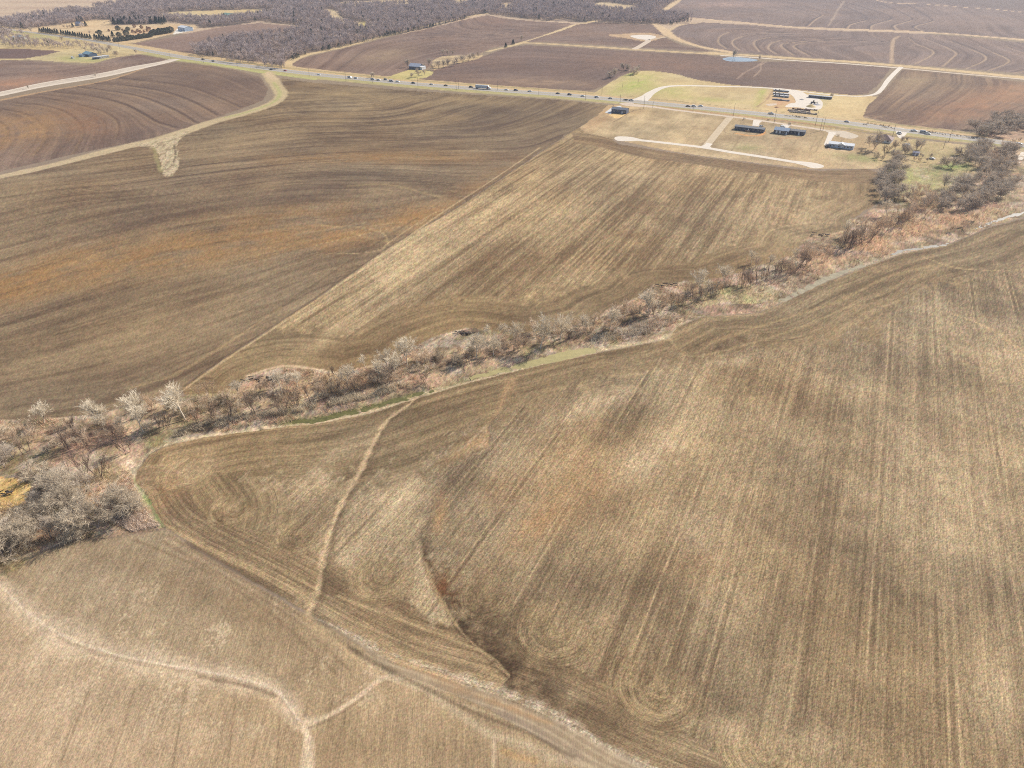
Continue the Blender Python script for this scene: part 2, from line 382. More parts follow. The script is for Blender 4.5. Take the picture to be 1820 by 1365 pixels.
for q, L in enumerate(pg[1:]):
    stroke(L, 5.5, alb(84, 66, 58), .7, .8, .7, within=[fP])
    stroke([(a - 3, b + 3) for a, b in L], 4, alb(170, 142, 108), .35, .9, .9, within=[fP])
blob(50, 230, 110, 40, alb(168, 132, 92), .6, -10, [fP]); blob(150, 215, 60, 30, alb(140, 104, 78), .5, 20, [fP]); blob(380, 150, 90, 25, alb(108, 86, 76), .5, 10, [fP]); blob(200, 250, 70, 12, alb(112, 90, 76), .5, -15, [fP])
stroke([(0, 178), (88, 161), (160, 149), (207, 138), (260, 120)], 6, alb(196, 158, 118), .8, .5, .5, widths=[9, 6, 5, 4])
# ---- L: the big dark field on the left
L_ = [(498, 139), (560, 147), (700, 159), (850, 169), (1000, 178), (1080, 187), (1062, 205), (1000, 243), (900, 310), (800, 375), (690, 440), (600, 502), (500, 569), (400, 634), (334, 680), (330, 697), (250, 710), (180, 736), (100, 742), (0, 745), (-300, 770), (-300, 400), (0, 318), (100, 295), (170, 276), (220, 263), (280, 243), (330, 228), (400, 208), (450, 195), (500, 180), (509, 165)]
lg = [[(523, 150), (600, 157), (690, 163), (760, 165)], [(475, 193), (531, 188), (607, 184), (670, 181), (720, 172), (770, 164)], [(455, 208), (505, 201), (581, 198), (657, 197), (708, 193), (750, 181), (800, 168)], [(455, 220), (505, 213.5), (581, 211), (670, 210), (733, 200), (783, 187), (840, 172)],
      [(430, 236), (531, 225), (632, 224), (708, 220), (771, 212), (821, 195), (890, 174)], [(400, 256), (531, 239), (632, 235), (758, 232), (859, 228), (925, 212), (990, 185)], [(380, 270), (455, 262), (556, 253), (682, 250), (809, 245), (915, 238), (1000, 214), (1060, 190)], [(340, 295), (455, 283), (581, 272), (708, 268), (834, 265), (930, 262), (1000, 240)],
      [(200, 330), (330, 312), (455, 297), (581, 287), (708, 284), (850, 284), (940, 280)], [(0, 380), (150, 350), (330, 330), (500, 308), (640, 302), (850, 310)], [(0, 430), (150, 392), (330, 360), (520, 332), (700, 330), (820, 335)], [(0, 500), (200, 440), (380, 400), (560, 385), (700, 370), (780, 352)],
      [(0, 600), (130, 560), (300, 510), (460, 475), (580, 440), (690, 415)], [(0, 680), (150, 650), (300, 600), (430, 560), (560, 500)], [(0, 735), (150, 715), (260, 690), (340, 650)]]
fL, i = field('ploughed_field', L_, lg, alb(104, 85, 66), alb(160, 138, 106), base=.44, a1=1.0, w1=6, l1=110, a2=.75, w2=1.7, l2=50, blot=.8, bs=38)
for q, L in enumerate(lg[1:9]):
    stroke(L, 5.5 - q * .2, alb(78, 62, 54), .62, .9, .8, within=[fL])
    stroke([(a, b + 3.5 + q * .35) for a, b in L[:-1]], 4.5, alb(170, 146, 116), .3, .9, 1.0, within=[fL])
stroke([(0, 560), (130, 530), (300, 470), (500, 440), (700, 405)], 3, alb(88, 70, 54), .35, .9, 1, within=[fL])
stroke([(180, 620), (300, 600), (420, 560), (500, 535)], 5, alb(96, 78, 58), .45, .9, 1, within=[fL])
stroke([(0, 610), (120, 590), (250, 560), (380, 520)], 4, alb(100, 80, 58), .4, .9, 1, within=[fL])
stroke([(230, 690), (300, 670), (330, 655), (420, 600), (500, 545)], 3.0, alb(186, 160, 116), .35, .8, 1, within=[fL])
for bq in [(120, 474, 190, 42, -16, .55), (330, 444, 210, 36, -14, .5), (600, 414, 200, 34, -10, .52), (540, 372, 110, 12, -5, .3), (680, 280, 230, 12, 0, .5), (900, 330, 90, 40, -25, .55), (0, 520, 120, 30, -12, .5), (740, 385, 110, 18, -14, .5)]:
    blob(bq[0], bq[1], bq[2], bq[3], alb(162, 125, 80), bq[5], bq[4], [fL], n=1.2)
for bq in [(870, 215, 180, 24, -16, .5), (520, 345, 130, 24, -8, .45), (230, 400, 150, 22, -14, .45), (950, 250, 120, 26, -25, .5), (420, 320, 90, 14, -8, .3), (640, 390, 90, 10, -8, .4)]:
    blob(bq[0], bq[1], bq[2], bq[3], alb(96, 78, 66), bq[5], bq[4], [fL])
for bq in [(250, 580, 280, 70, -18, .35), (440, 250, 110, 20, -8, .3), (640, 170, 120, 8, 4, .5), (220, 440, 120, 14, -16, .35), (840, 178, 90, 6, 4, .5), (40, 340, 80, 22, -16, .35)]:
    blob(bq[0], bq[1], bq[2], bq[3], alb(168, 144, 108), bq[5], bq[4], [fL])
stroke([(560, 400), (600, 404), (650, 422), (690, 430)], 5, alb(180, 150, 104), .35, .9, .8, within=[fL])
stroke([(620, 330), (690, 328), (760, 345), (790, 352)], 5, alb(180, 156, 112), .4, .9, .8, within=[fL])
stroke([(560, 452), (640, 450), (680, 442), (690, 432), (760, 385), (790, 372)], 1.6, alb(196, 170, 126), .6, .8, .6)
stroke([(560, 436), (700, 405), (745, 398), (760, 388)], 1.4, alb(196, 170, 126), .5, .8, .6)
# ---- M: striped field between the boundary line and the creek
M_ = [(1062, 206), (1030, 226), (1040, 236), (1085, 246), (1100, 256), (1200, 272), (1300, 286), (1400, 299), (1460, 304), (1540, 300), (1566, 308), (1566, 330), (1562, 360), (1530, 380), (1508, 392), (1500, 410), (1460, 420), (1428, 427), (1412, 454), (1350, 470), (1310, 486), (1260, 498), (1210, 500), (1160, 506), (1130, 531), (1080, 551), (1050, 572), (960, 592), (900, 592), (830, 584), (790, 592), (740, 612), (700, 641), (650, 652), (600, 664), (560, 656), (500, 652), (440, 668), (400, 697), (330, 703), (320, 692), (400, 636), (500, 571), (600, 504), (690, 441), (800, 377), (900, 312), (1000, 245)]
fM, i = field('stubble_field', M_, None, alb(122, 101, 74), alb(194, 169, 128), base=.42, a1=1.0, w1=4.2, l1=90, a2=1.3, w2=1.0, l2=40, blot=1.0, bs=45, seed=3)
rk[i] = 1.3
MH = [(1566, 330), (1562, 360), (1530, 380), (1508, 392), (1500, 410), (1460, 420), (1428, 427), (1412, 454), (1350, 470), (1310, 486), (1260, 498), (1210, 500), (1160, 506), (1130, 531), (1080, 551), (1050, 572), (960, 592), (900, 592), (830, 584), (790, 592), (740, 612), (700, 641), (650, 652), (600, 664), (560, 656), (500, 652), (440, 668), (400, 697), (330, 703)]
line = gl(MH, 4)
i2, d, sd_, arc = dist(line, 60, None)
hwid = 27 + 16 * fbm(arc / 60, arc * 0, 2, 8) * 2
al_ = np.clip((hwid - d) / 6 + .5 + 3.5 * fbm(X[i2] / 3, Y[i2] / 3, 3, 81) + 2.5 * fbm((X[i2] * nx + Y[i2] * ny) / 1.6, (X[i2] * ax + Y[i2] * ay) / 30, 2, 82), 0, 1)
q = (fid[i2] == fM) & (al_ > 0)
j = i2[q]; hj = i2[(fid[i2] == fM) & (al_ > .5)]; ru[j] = np.where(al_[q] > .5, d[q], ru[j]); rv[j] = np.where(al_[q] > .5, arc[q], rv[j])
rows(j, alb(116, 96, 70), alb(170, 146, 108), .40, al_[q], 1.0, 4, 90, .9, 1.1, 40, .7, 30, seed=5)
MT = [(1000, 243), (1040, 247), (1085, 254), (1150, 270), (1200, 278), (1300, 292), (1400, 305), (1460, 312), (1560, 312)]
line = gl(MT, 4)
i2, d, sd_, arc = dist(line, 60, None)
q = (fid[i2] == fM) & (d < 17 + 10 * fbm(arc / 60, arc * 0, 2, 9) * 2) & (X[i2] > P(1020, 250)[0])
j = i2[q]; ru[j] = d[q]; rv[j] = arc[q]
rows(j, alb(116, 94, 70), alb(168, 142, 106), .4, np.clip((22 - d[q]) / 8, 0, 1), .9, 4, 90, .8, 1.4, 40, .6, 30, seed=6)
for bq in [(1150, 400, 60, 90, 40, .45), (800, 500, 150, 20, -30, .35), (930, 470, 60, 60, 40, .4), (1250, 420, 80, 20, -30, .25)]:
    blob(bq[0], bq[1], bq[2], bq[3], alb(118, 94, 66), bq[5], bq[4], [fM], n=1.4)
for bq in [(700, 480, 120, 50, -38, .4), (1150, 310, 90, 20, 0, .3), (1420, 380, 110, 50, -10, .4), (560, 610, 90, 18, -30, .35)]:
    blob(bq[0], bq[1], bq[2], bq[3], alb(206, 180, 138), bq[5], bq[4], [fM], n=1.4)
stroke([(1000, 244), (940, 282), (890, 314), (800, 374)], 9, alb(98, 80, 62), .45, 1.0, .8, within=[fL])
stroke([(745, 392), (700, 396), (655, 402), (610, 404), (565, 400)], 2.2, alb(190, 162, 116), .45, .9, .9)
stroke([(690, 436), (688, 424), (676, 412), (640, 404)], 1.8, alb(196, 168, 122), .5, .9, .9)
stroke([(1062, 206), (1000, 244), (900, 311), (800, 376), (690, 440), (600, 503), (500, 570), (400, 635), (330, 684)], 2.0, alb(90, 72, 56), .55, .6, .3)
stroke([(960, 262), (860, 330), (790, 375), (690, 446), (600, 508), (500, 575), (400, 640), (330, 690)], 1.8, alb(206, 180, 138), .6, .6, .5)
stroke([(740, 388), (650, 445), (560, 505), (480, 558)], 3.0, alb(100, 82, 60), .45, .9, .5)
# ---- grass strips and verge beside the highway
HW = [(-60, 42), (45, 56), (100, 63.5), (150, 70), (190, 77), (240, 86), (300, 97), (340, 104), (400, 112), (480, 122.5), (560, 132), (650, 141), (760, 151), (900, 161.5), (1000, 168.5), (1100, 177.5), (1200, 187), (1300, 197), (1400, 207.5), (1500, 218), (1600, 231), (1700, 243), (1820, 258), (1990, 280)]
f1 = newf('grass_verge')
i, a = stroke([(u, v - 1.0) for u, v in HW], 50, alb(204, 178, 138), 1, .12, .15, widths=[30, 34, 44, 60, 56, 50, 46]); fid[i[a > .5]] = f1
i, a = stroke([(u, v + 3.2) for u, v in HW], 30, alb(176, 168, 118), .9, .3, .2, k=.6, widths=[20, 24, 34, 34, 30, 24, 24]); fid[i[a > .5]] = f1
stroke([(u, v - 4.5 - u * .0025) for u, v in HW[8:]], 7, alb(150, 140, 96), .75, .5, .6)
stroke([(1110, 183), (1200, 193), (1300, 204), (1400, 215), (1480, 226)], 7, alb(184, 140, 104), .8, .5, .6)
stroke([(1380, 216), (1480, 227), (1600, 241), (1700, 251)], 6, alb(172, 152, 92), .8, .5, .4)
stroke([(300, 108), (350, 109), (400, 117), (460, 128), (500, 133), (560, 141)], 10, alb(186, 186, 120), .8, .5, .4)
# waterway below the highway at left, and its branch
f2 = newf('grass_waterway')
i, a = stroke([(476, 131), (484, 142), (494, 156), (500, 168), (492, 179), (470, 190), (430, 203), (380, 216), (330, 233), (290, 246), (240, 257), (170, 274), (100, 292), (0, 314), (-200, 350)], 16, alb(194, 174, 138), 1, .3, .3, widths=[18, 18, 17, 16, 16, 19, 16, 13, 12], k=.8); fid[i[a > .4]] = f2
stroke([(486, 146), (497, 165), (485, 182), (440, 199), (400, 209)], 7, alb(166, 172, 106), .6, .9, .8)
stroke([(478, 128), (478, 134), (488, 140)], 14, alb(208, 184, 152), .8, .5, .9)
i = pmask([(240, 258), (268, 251), (296, 243), (338, 230), (326, 243), (315, 256), (316, 275), (318, 292), (308, 311), (292, 313), (286, 300), (284, 282), (276, 266), (258, 261)], 1.0)
mixc(i, alb(198, 180, 146), np.clip(.85 + 2.6 * fbm(X[i] / 1.8, Y[i] / 5, 3, 440), .25, 1)); mixc(i, alb(150, 134, 100), np.clip(2.5 * fbm(X[i] / 3, Y[i] / 6, 3, 441), 0, .6)); fid[i] = f2; rk[i] = 2.2
stroke([(310, 258), (312, 275), (308, 290)], 2, alb(84, 72, 56), .7, .5, 1.5, freq=3)
stroke([(274, 262), (278, 280), (286, 305)], 5, alb(168, 160, 108), .5, .8, .6)
# ---- yard by the white houses
f3 = newf('dry_lawn')
i = pmask([(1082, 186), (1120, 186), (1200, 194), (1300, 205), (1400, 217), (1500, 231), (1560, 240), (1680, 258), (1700, 290), (1640, 300), (1600, 290), (1560, 300), (1500, 300), (1440, 300), (1300, 284), (1200, 270), (1100, 250), (1040, 236), (1030, 226), (1062, 205)], .5, False)
fid[i] = f3; straight(i); rows(i, alb(158, 136, 104), alb(206, 182, 142), .55, None, .5, 5, 30, .4, 1.5, 20, 1.6, 22); rk[i] = .9
blob(1060, 214, 50, 16, alb(190, 150, 110), .5, -30, [f3]); blob(1180, 232, 60, 10, alb(150, 132, 98), .3, 5, [f3]); blob(1330, 262, 30, 7, alb(150, 150, 98), .6, 0, [f3]); blob(1380, 250, 70, 24, alb(172, 150, 118), .5, 0, [f3])
blob(1530, 282, 60, 8, alb(158, 160, 104), .6, 6, [f3]); blob(1500, 250, 60, 20, alb(186, 160, 120), .4, 0, [f3])
for k in range(9):
    x0 = 1180 + k * 38
    stroke([(x0, 240 + k * 3), (x0 + 26, 212 + k * 3)], 1.4, alb(136, 116, 88), .45, .8, 1)
stroke([(1144, 193), (1125, 197), (1105, 209), (1088, 218)], 1.3, alb(110, 88, 68), .8, .5, .8)
stroke([(1300, 268), (1320, 240), (1345, 236)], 2.0, alb(128, 110, 82), .5, .8, 1)
for L in [[(1286, 226), (1290, 236), (1306, 238)], [(1355, 248), (1362, 232)], [(1440, 268), (1452, 242)], [(1450, 270), (1462, 244)]]:
    stroke(L, 1.6, alb(134, 114, 88), .5, .8, 1)
i, a = stroke([(1310, 237), (1330, 241), (1352, 240), (1358, 232)], 5, alb(222, 164, 106), .9, .5, .7)
i, a = stroke([(1382, 245), (1400, 245), (1428, 246)], 3, alb(196, 150, 108), .8, .5, .7)
i = pmask([(1084, 203), (1110, 203), (1107, 207), (1096, 210), (1087, 207)], .3); mixc(i, alb(230, 196, 138), np.full(len(i), .95))
i = pmask([(1376, 248), (1386, 245), (1392, 252), (1384, 256)], .3); mixc(i, alb(150, 120, 92), np.full(len(i), .4))
i, a = stroke([(1470, 264), (1500, 267), (1516, 267)], 3, alb(228, 196, 170), .8, .5, .7)
# north side grass
f4 = newf('dry_lawn')
i = pmask([(1052, 168), (1080, 150), (1104, 136), (1130, 126), (1160, 126), (1200, 131), (1240, 142), (1300, 151), (1370, 156), (1420, 160), (1500, 168), (1540, 170), (1560, 172), (1540, 190), (1534, 208), (1560, 215), (1500, 211), (1400, 200), (1300, 190), (1200, 179), (1120, 172)], .5, False)
fid[i] = f4; straight(i); rows(i, alb(184, 160, 122), alb(214, 192, 146), .6, None, .5, 4, 40, .3, 1.5, 20, 1.2, 30); rk[i] = .6
for bq in [(1125, 152, 50, 18, -20, .75), (1112, 130, 20, 7, 0, .8), (1180, 162, 50, 9, 0, .55), (1352, 170, 8, 22, 25, .8), (1250, 176, 80, 5, 4, .4)]:
    blob(bq[0], bq[1], bq[2], bq[3], alb(178, 180, 106), bq[5], bq[4], [f4])
blob(1110, 129, 14, 3.5, alb(110, 150, 70), .7, 0, [f4])
blob(1395, 180, 40, 18, alb(204, 164, 128), .7, 0, [f4]); blob(1510, 185, 40, 20, alb(216, 192, 146), .6, 0, [f4]); blob(1460, 175, 14, 30, alb(190, 182, 136), .5, 10, [f4])
stroke([(1372, 163), (1362, 178), (1345, 190)], 3, alb(150, 118, 96), .6, .6, 1)
for L in [[(1360, 190), (1400, 192)], [(1370, 184), (1400, 187)], [(1372, 178), (1396, 180)]]:
    stroke(L, 4, alb(190, 146, 110), .6, .8, 1)
# barn yard in front of the far barn
i = pmask([(690, 138), (700, 133), (728, 124), (750, 124), (770, 128), (762, 136), (745, 140), (720, 142)], .6); straight(i); rows(i, alb(180, 168, 112), alb(214, 196, 140), .5, None, .2, 5, 30, .3, 2, 20, 1, 20); fid[i] = f4
i = pmask([(766, 112), (780, 102), (800, 99), (846, 96), (858, 94), (850, 104), (800, 116), (772, 124)], 1.0); straight(i); rows(i, alb(150, 128, 106), alb(210, 186, 146), .5, None, .2, 5, 30, .3, 2, 20, 1.6, 20); fid[i] = f4
stroke([(866, 92), (885, 87), (905, 83)], 9, TAN, .9, .4, .5)
# farmstead at the upper left
f5 = newf('dry_lawn')
i = pmask([(45, 50), (100, 44), (160, 36), (196, 36), (200, 46), (300, 42), (345, 44), (352, 49), (340, 54), (290, 64), (240, 76), (205, 76), (160, 70), (100, 61), (55, 55)], .6, False)
fid[i] = f5; straight(i, FE); rows(i, alb(196, 166, 132), alb(222, 198, 160), .55, None, .4, 6, 80, .3, 2, 40, 1.0, 40); rk[i] = .4
i = pmask([(-80, 62), (40, 60), (100, 66), (160, 73), (220, 84), (262, 94), (240, 97), (200, 103), (165, 113), (110, 110), (50, 106), (-80, 110)], .6, False)
q = fid[i] != fA2; i = i[q]
fid[i] = f5; straight(i, FE); rows(i, alb(182, 160, 120), alb(214, 194, 150), .5, None, .4, 6, 80, .3, 2, 40, 1.3, 30); rk[i] = .4
for bq in [(130, 104, 40, 6, 0, .6), (80, 67, 40, 3, 5, .6), (165, 107, 40, 4, 0, .6), (30, 70, 40, 6, 0, .4)]:
    blob(bq[0], bq[1], bq[2], bq[3], alb(168, 168, 110), bq[5], bq[4], [f5])
blob(270, 56, 46, 6, alb(206, 156, 118), .6, -8, [f5])
i = pmask([(316, 51), (330, 48), (342, 49), (340, 54), (318, 59), (308, 60)], .4); mixc(i, alb(246, 240, 232), np.full(len(i), .95))
stroke([(232, 64), (262, 58), (275, 52), (240, 48), (205, 52)], 5, alb(240, 220, 196), .8, .4, .5)
# ---- creek corridor
CR = [(-300, 800), (-100, 750), (0, 745), (100, 742), (180, 738), (250, 712), (330, 702), (400, 697), (440, 668), (500, 652), (560, 656), (600, 664), (650, 652), (700, 641), (740, 612), (790, 592), (830, 584), (900, 592), (960, 592), (1050, 572), (1080, 551), (1130, 531), (1160, 506), (1210, 500), (1260, 498), (1310, 486), (1350, 470), (1412, 454), (1428, 427), (1460, 420), (1500, 410), (1508, 392), (1540, 380), (1562, 362), (1562, 330), (1566, 305), (1600, 292), (1640, 298), (1700, 275), (1780, 262), (1990, 300), (1990, 340), (1820, 384), (1760, 402), (1700, 426), (1600, 450), (1550, 466), (1500, 488), (1450, 505), (1400, 530), (1350, 553), (1250, 560), (1200, 578), (1190, 600), (1130, 612), (1050, 627), (1000, 637), (900, 660), (800, 687), (740, 705), (650, 735), (560, 750), (500, 754), (430, 762), (380, 772), (300, 787), (262, 803), (240, 835), (238, 855), (270, 900), (295, 938), (230, 950), (200, 956), (130, 962), (60, 987), (30, 1012), (0, 1022), (-300, 1150)]
i = pmask([(1560, 240), (1680, 254), (1780, 262), (1990, 295), (1990, 345), (1780, 300), (1690, 300), (1560, 292)], .5, False); fid[i] = f3; straight(i); rows(i, alb(160, 146, 104), alb(206, 184, 142), .5, None, .5, 5, 30, .4, 1.5, 20, 1.4, 16)
i = pmask([(1740, 236), (1760, 220), (1830, 205), (1990, 220), (1990, 262), (1820, 250), (1760, 246)], .5, False); straight(i); rows(i, alb(150, 124, 104), alb(204, 172, 142), .5, None, .3, 5, 30, .3, 1.5, 20, 2.0, 9)
fC = newf('creek_bank')
i = pmask(CR, .8, False); fid[i] = fC; straight(i)
rows(i, alb(122, 104, 82), alb(200, 174, 140), .5, None, .2, 6, 60, .3, 1.2, 6, 2.2, 9, seed=8); rk[i] = 1.4
def grain(idx, c, a, s, seed):
    mixc(idx, c, np.clip(fbm(X[idx] / s, Y[idx] / s, 3, seed) * 5 - .1, 0, 1) * a)
grain(i, alb(196, 158, 132), .6, 12, 200); grain(i, alb(150, 140, 96), .5, 10, 210); grain(i, alb(108, 92, 74), .6, 5, 220); grain(i, alb(205, 188, 166), .5, 7, 230)
for bq in [(1600, 310, 60, 30, 0, .7), (1650, 330, 60, 25, 0, .6), (1700, 300, 40, 14, 0, .6), (1580, 290, 30, 10, 0, .6)]:
    blob(bq[0], bq[1], bq[2], bq[3], alb(176, 172, 112), bq[5], bq[4], [fC])
blob(1690, 296, 26, 4, alb(120, 150, 70), .7, 0, [fC])
for bq in [(1560, 430, 60, 20, -25, .7), (1660, 400, 70, 16, -15, .6), (1480, 455, 60, 16, -25, .5), (1700, 390, 90, 14, -10, .5), (480, 675, 60, 16, -8, .6), (600, 680, 80, 14, -8, .45), (1120, 545, 60, 14, -20, .5)]:
    blob(bq[0], bq[1], bq[2], bq[3], alb(196, 158, 122), bq[5], bq[4], [fC], n=1.5)
i = pmask([(1230, 525), (1290, 512), (1330, 505), (1370, 510), (1385, 522), (1340, 540), (1290, 540), (1240, 545)], 1.0); q = fid[i] == fC; i = i[q]; mixc(i, alb(184, 168, 126), np.full(len(i), .55)); grain(i, alb(184, 178, 124), .5, 10, 240)
i = pmask([(-60, 850), (20, 848), (52, 862), (46, 885), (20, 902), (-60, 915)], 1.0); mixc(i, alb(214, 178, 112), np.full(len(i), .85)); grain(i, alb(226, 196, 140), .7, 3, 250)
blob(30, 925, 60, 12, alb(216, 186, 136), .6, -12, [fC]); blob(90, 1000, 60, 16, alb(190, 160, 120), .6, -25, [fC])
blob(240, 915, 50, 22, alb(206, 180, 152), .8, 25, [fC]); blob(228, 830, 30, 50, alb(204, 180, 152), .6, 10, [fC])
# silty pale lines along the creek margin
stroke([(1212, 572), (1192, 596), (1150, 607), (1080, 618), (1040, 628), (960, 648), (880, 668), (800, 686), (740, 703), (650, 733), (560, 749), (480, 756), (400, 768), (320, 782), (270, 796), (243, 826), (236, 850)], 4.5, alb(206, 186, 150), .75, .7, .8)
stroke([(230, 820), (236, 850), (262, 880)], 4, alb(226, 204, 172), .8, .7, .9)
stroke([(240, 850), (252, 872), (272, 902), (290, 932)], 4.5, alb(128, 152, 84), .8, .9, 1.4, freq=2, spread=.5)
stroke([(1060, 616), (1010, 628), (930, 648), (850, 666), (770, 689), (700, 708), (600, 734), (515, 748)], 6.5, alb(156, 150, 104), .6, .9, 1.0, spread=.5)
stroke([(730, 700), (650, 722), (560, 742), (505, 748)], 4.5, alb(104, 104, 62), .7, .9, .9, spread=.4)
stroke([(1385, 536), (1430, 514), (1500, 483), (1580, 454), (1680, 434)], 5, alb(196, 180, 152), .6, .9, .9, spread=.4)
stroke([(440, 668), (500, 651), (560, 656), (600, 663)], 2, alb(224, 196, 160), .7, .7, .8)
stroke([(770, 610), (800, 592), (830, 584)], 2, alb(214, 192, 158), .7, .7, .8); stroke([(1000, 590), (1060, 566), (1130, 530)], 2, alb(206, 186, 152), .6, .7, .8)
stroke([(1428, 428), (1450, 420), (1500, 411), (1520, 390)], 3, alb(206, 176, 140), .6, .7, .8)
# ---- R: the great stubble field
R_ = [(2010, 330), (1820, 388), (1760, 404), (1700, 428), (1600, 452), (1550, 468), (1500, 490), (1450, 507), (1400, 532), (1350, 555), (1250, 562), (1203, 580), (1192, 602), (1130, 614), (1050, 629), (1000, 639), (900, 662), (800, 689), (740, 707), (650, 737), (560, 752), (500, 756), (430, 764), (380, 774), (300, 789), (264, 805), (243, 836), (241, 855), (272, 898), (297, 938), (330, 960), (400, 1003), (500, 1058), (560, 1098), (640, 1145), (700, 1180), (840, 1222), (940, 1258), (1010, 1290), (1090, 1332), (1160, 1366), (1300, 1430), (1560, 1560), (2100, 1600), (2100, 600)]
fR, i = field('stubble_field', R_, None, alb(122, 103, 78), alb(190, 166, 128), base=.40, a1=.55, w1=2.6, l1=140, a2=.6, w2=.45, l2=50, blot=1.1, bs=28, seed=1, warp=.4)
rk[i] = 1.6
RH = [(2010, 330), (1820, 388), (1760, 404), (1700, 428), (1600, 452), (1550, 468), (1500, 490), (1450, 507), (1400, 532), (1350, 555), (1250, 562), (1203, 582), (1130, 614), (1050, 629), (1000, 639), (900, 662), (800, 689), (740, 707), (650, 737), (560, 752), (500, 756), (430, 764), (380, 774), (300, 789), (264, 805), (243, 836), (241, 855), (272, 898), (297, 938)]
line = gl(RH, 4)
i2, d, sd_, arc = dist(line, 60, None)
hwid = 30 + 26 * fbm(arc / 70, arc * 0, 2, 12) * 2 - 8 * (X[i2] < -60)
al_ = np.clip((hwid - d) / 9 + .5 + 3.5 * fbm(X[i2] / 3, Y[i2] / 3, 3, 83) + 2.5 * fbm((X[i2] * nx + Y[i2] * ny) / 1.6, (X[i2] * ax + Y[i2] * ay) / 30, 2, 84), 0, 1)
q = (fid[i2] == fR) & (al_ > 0)
j = i2[q]; ru[j] = np.where(al_[q] > .5, d[q], ru[j]); rv[j] = np.where(al_[q] > .5, arc[q], rv[j])
rows(j, alb(116, 97, 71), alb(172, 148, 111), .38, al_[q], 1.2, 4, 80, .9, 1.0, 34, .7, 24, seed=15); rk[j] = 1.2
# headland along the lower edge
RB = [(250, 880), (280, 930), (330, 968), (400, 1006), (500, 1062), (560, 1100), (640, 1148), (700, 1182), (840, 1224), (940, 1260), (1010, 1292), (1090, 1334), (1160, 1368), (1300, 1430), (1560, 1560)]
line = gl(RB, 4)
i2, d, sd_, arc = dist(line, 60, None)
q = (fid[i2] == fR) & (d < 14 + 18 * fbm(arc / 40, arc * 0, 2, 14))
j = i2[q]; ru[j] = d[q]; rv[j] = arc[q]
rows(j, alb(118, 98, 74), alb(180, 156, 119), .40, np.clip((20 - d[q]) / 5 + 3 * fbm(X[j] / 2, Y[j] / 2, 3, 85), 0, 1), .9, 3.0, 50, 1.1, .5, 26, .6, 20, seed=16); rk[j] = 1.3
# tractor turning loops: rows run in arcs there
def loop(cx, cy, rad, light=.5, inner=1.0, half=None):
    x0, y0 = P(cx, cy)
    idx = np.nonzero(((X - x0) ** 2 + (Y - y0) ** 2 < rad * rad) & (fid == fR))[0]
    dx = X[idx] - x0; dy = Y[idx] - y0
    al = dx * ax + dy * ay                      # arcs close on the near side, open up-field
    ac = dx * nx + dy * ny
    r = np.where(al < 0, np.hypot(dx, dy), np.abs(ac))
    w_ = np.clip((rad - np.hypot(dx, dy)) / (rad * .35), 0, 1) * np.clip(1 - al / (rad * .8), 0, 1)
    m = w_ > .25 + .6 * fbm(X[idx] / 5, Y[idx] / 5, 2, 3)
    idx = idx[m]; r = r[m]; w_ = w_[m]
    ru[idx] = r + 300; rv[idx] = np.arctan2(dx[m], dy[m]) * 10
    t = np.clip(light + 1.3 * fbm(r / .38, rv[idx] / 12, 2, 71) + .4 * fbm(r / 2.2, rv[idx] / 16, 2, 72) + 1.2 * fbm(X[idx] / 5, Y[idx] / 5, 3, 73), 0, 1)[:, None]
    c = alb(118, 97, 70) * (1 - t) + alb(192, 167, 126) * t
    mixc(idx, c, w_ * .65)
for a in [(530, 952, 9, .42), (680, 1022, 12, .5), (985, 1120, 14, .45), (1168, 1225, 13, .5), (1358, 1335, 13, .55), (412, 905, 9, .5), (330, 840, 11, .5), (858, 1062, 10, .35)]:
    loop(*a)
blob(522, 962, 24, 16, alb(104, 86, 66), .5, 0, [fR]); blob(674, 1035, 20, 34, alb(110, 92, 70), .4, 10, [fR])
# paired wheel tracks
i = np.nonzero(fid == fR)[0]
m = np.abs(ru[i] - (X[i] * nx + Y[i] * ny)) < .01
i = i[m]
ph = np.mod(ru[i] + 3.3, 17.6)
for c0, s, cc in [(1.0, .9, alb(206, 180, 138)), (3.1, .8, alb(200, 176, 134)), (2.0, -.6, alb(104, 86, 64)), (9.6, .5, alb(196, 170, 128)), (12.4, .35, alb(190, 164, 124))]:
    a = np.clip(1 - np.abs(ph - c0) / (.42 if s > 0 else .9), 0, 1) * abs(s) * np.clip(.6 + 2.0 * fbm(ru[i] * .0 + np.floor((ru[i] + 3.3) / 17.6), rv[i] / 30, 3, 77), .1, 1)
    mixc(i, cc, a * .75)
# big tone changes of soil and straw
for bq in [(700, 900, 70, 44, -40, .55), (620, 980, 40, 30, -40, .35), (560, 850, 70, 26, -38, .35), (1160, 805, 90, 36, -30, .6), (1050, 720, 120, 24, -20, .5), (1300, 640, 60, 16, -10, .4), (640, 790, 70, 24, -30, .3), (760, 1000, 30, 60, 0, .35), (1240, 960, 60, 60, -40, .35), (1700, 900, 90, 140, 0, .25), (330, 830, 70, 30, -10, .4), (560, 1080, 60, 20, 30, .3),
           (1790, 625, 50, 12, 8, .6), (1600, 800, 60, 60, 0, .25), (1000, 1230, 60, 20, 20, .3), (1760, 1250, 60, 90, 0, .3), (800, 1160, 60, 14, 30, .3), (1300, 1300, 50, 30, 0, .35), (1440, 1330, 60, 40, 0, .35)]:
    blob(bq[0], bq[1], bq[2], bq[3], alb(208, 184, 146), bq[5], bq[4], [fR], n=1.2)
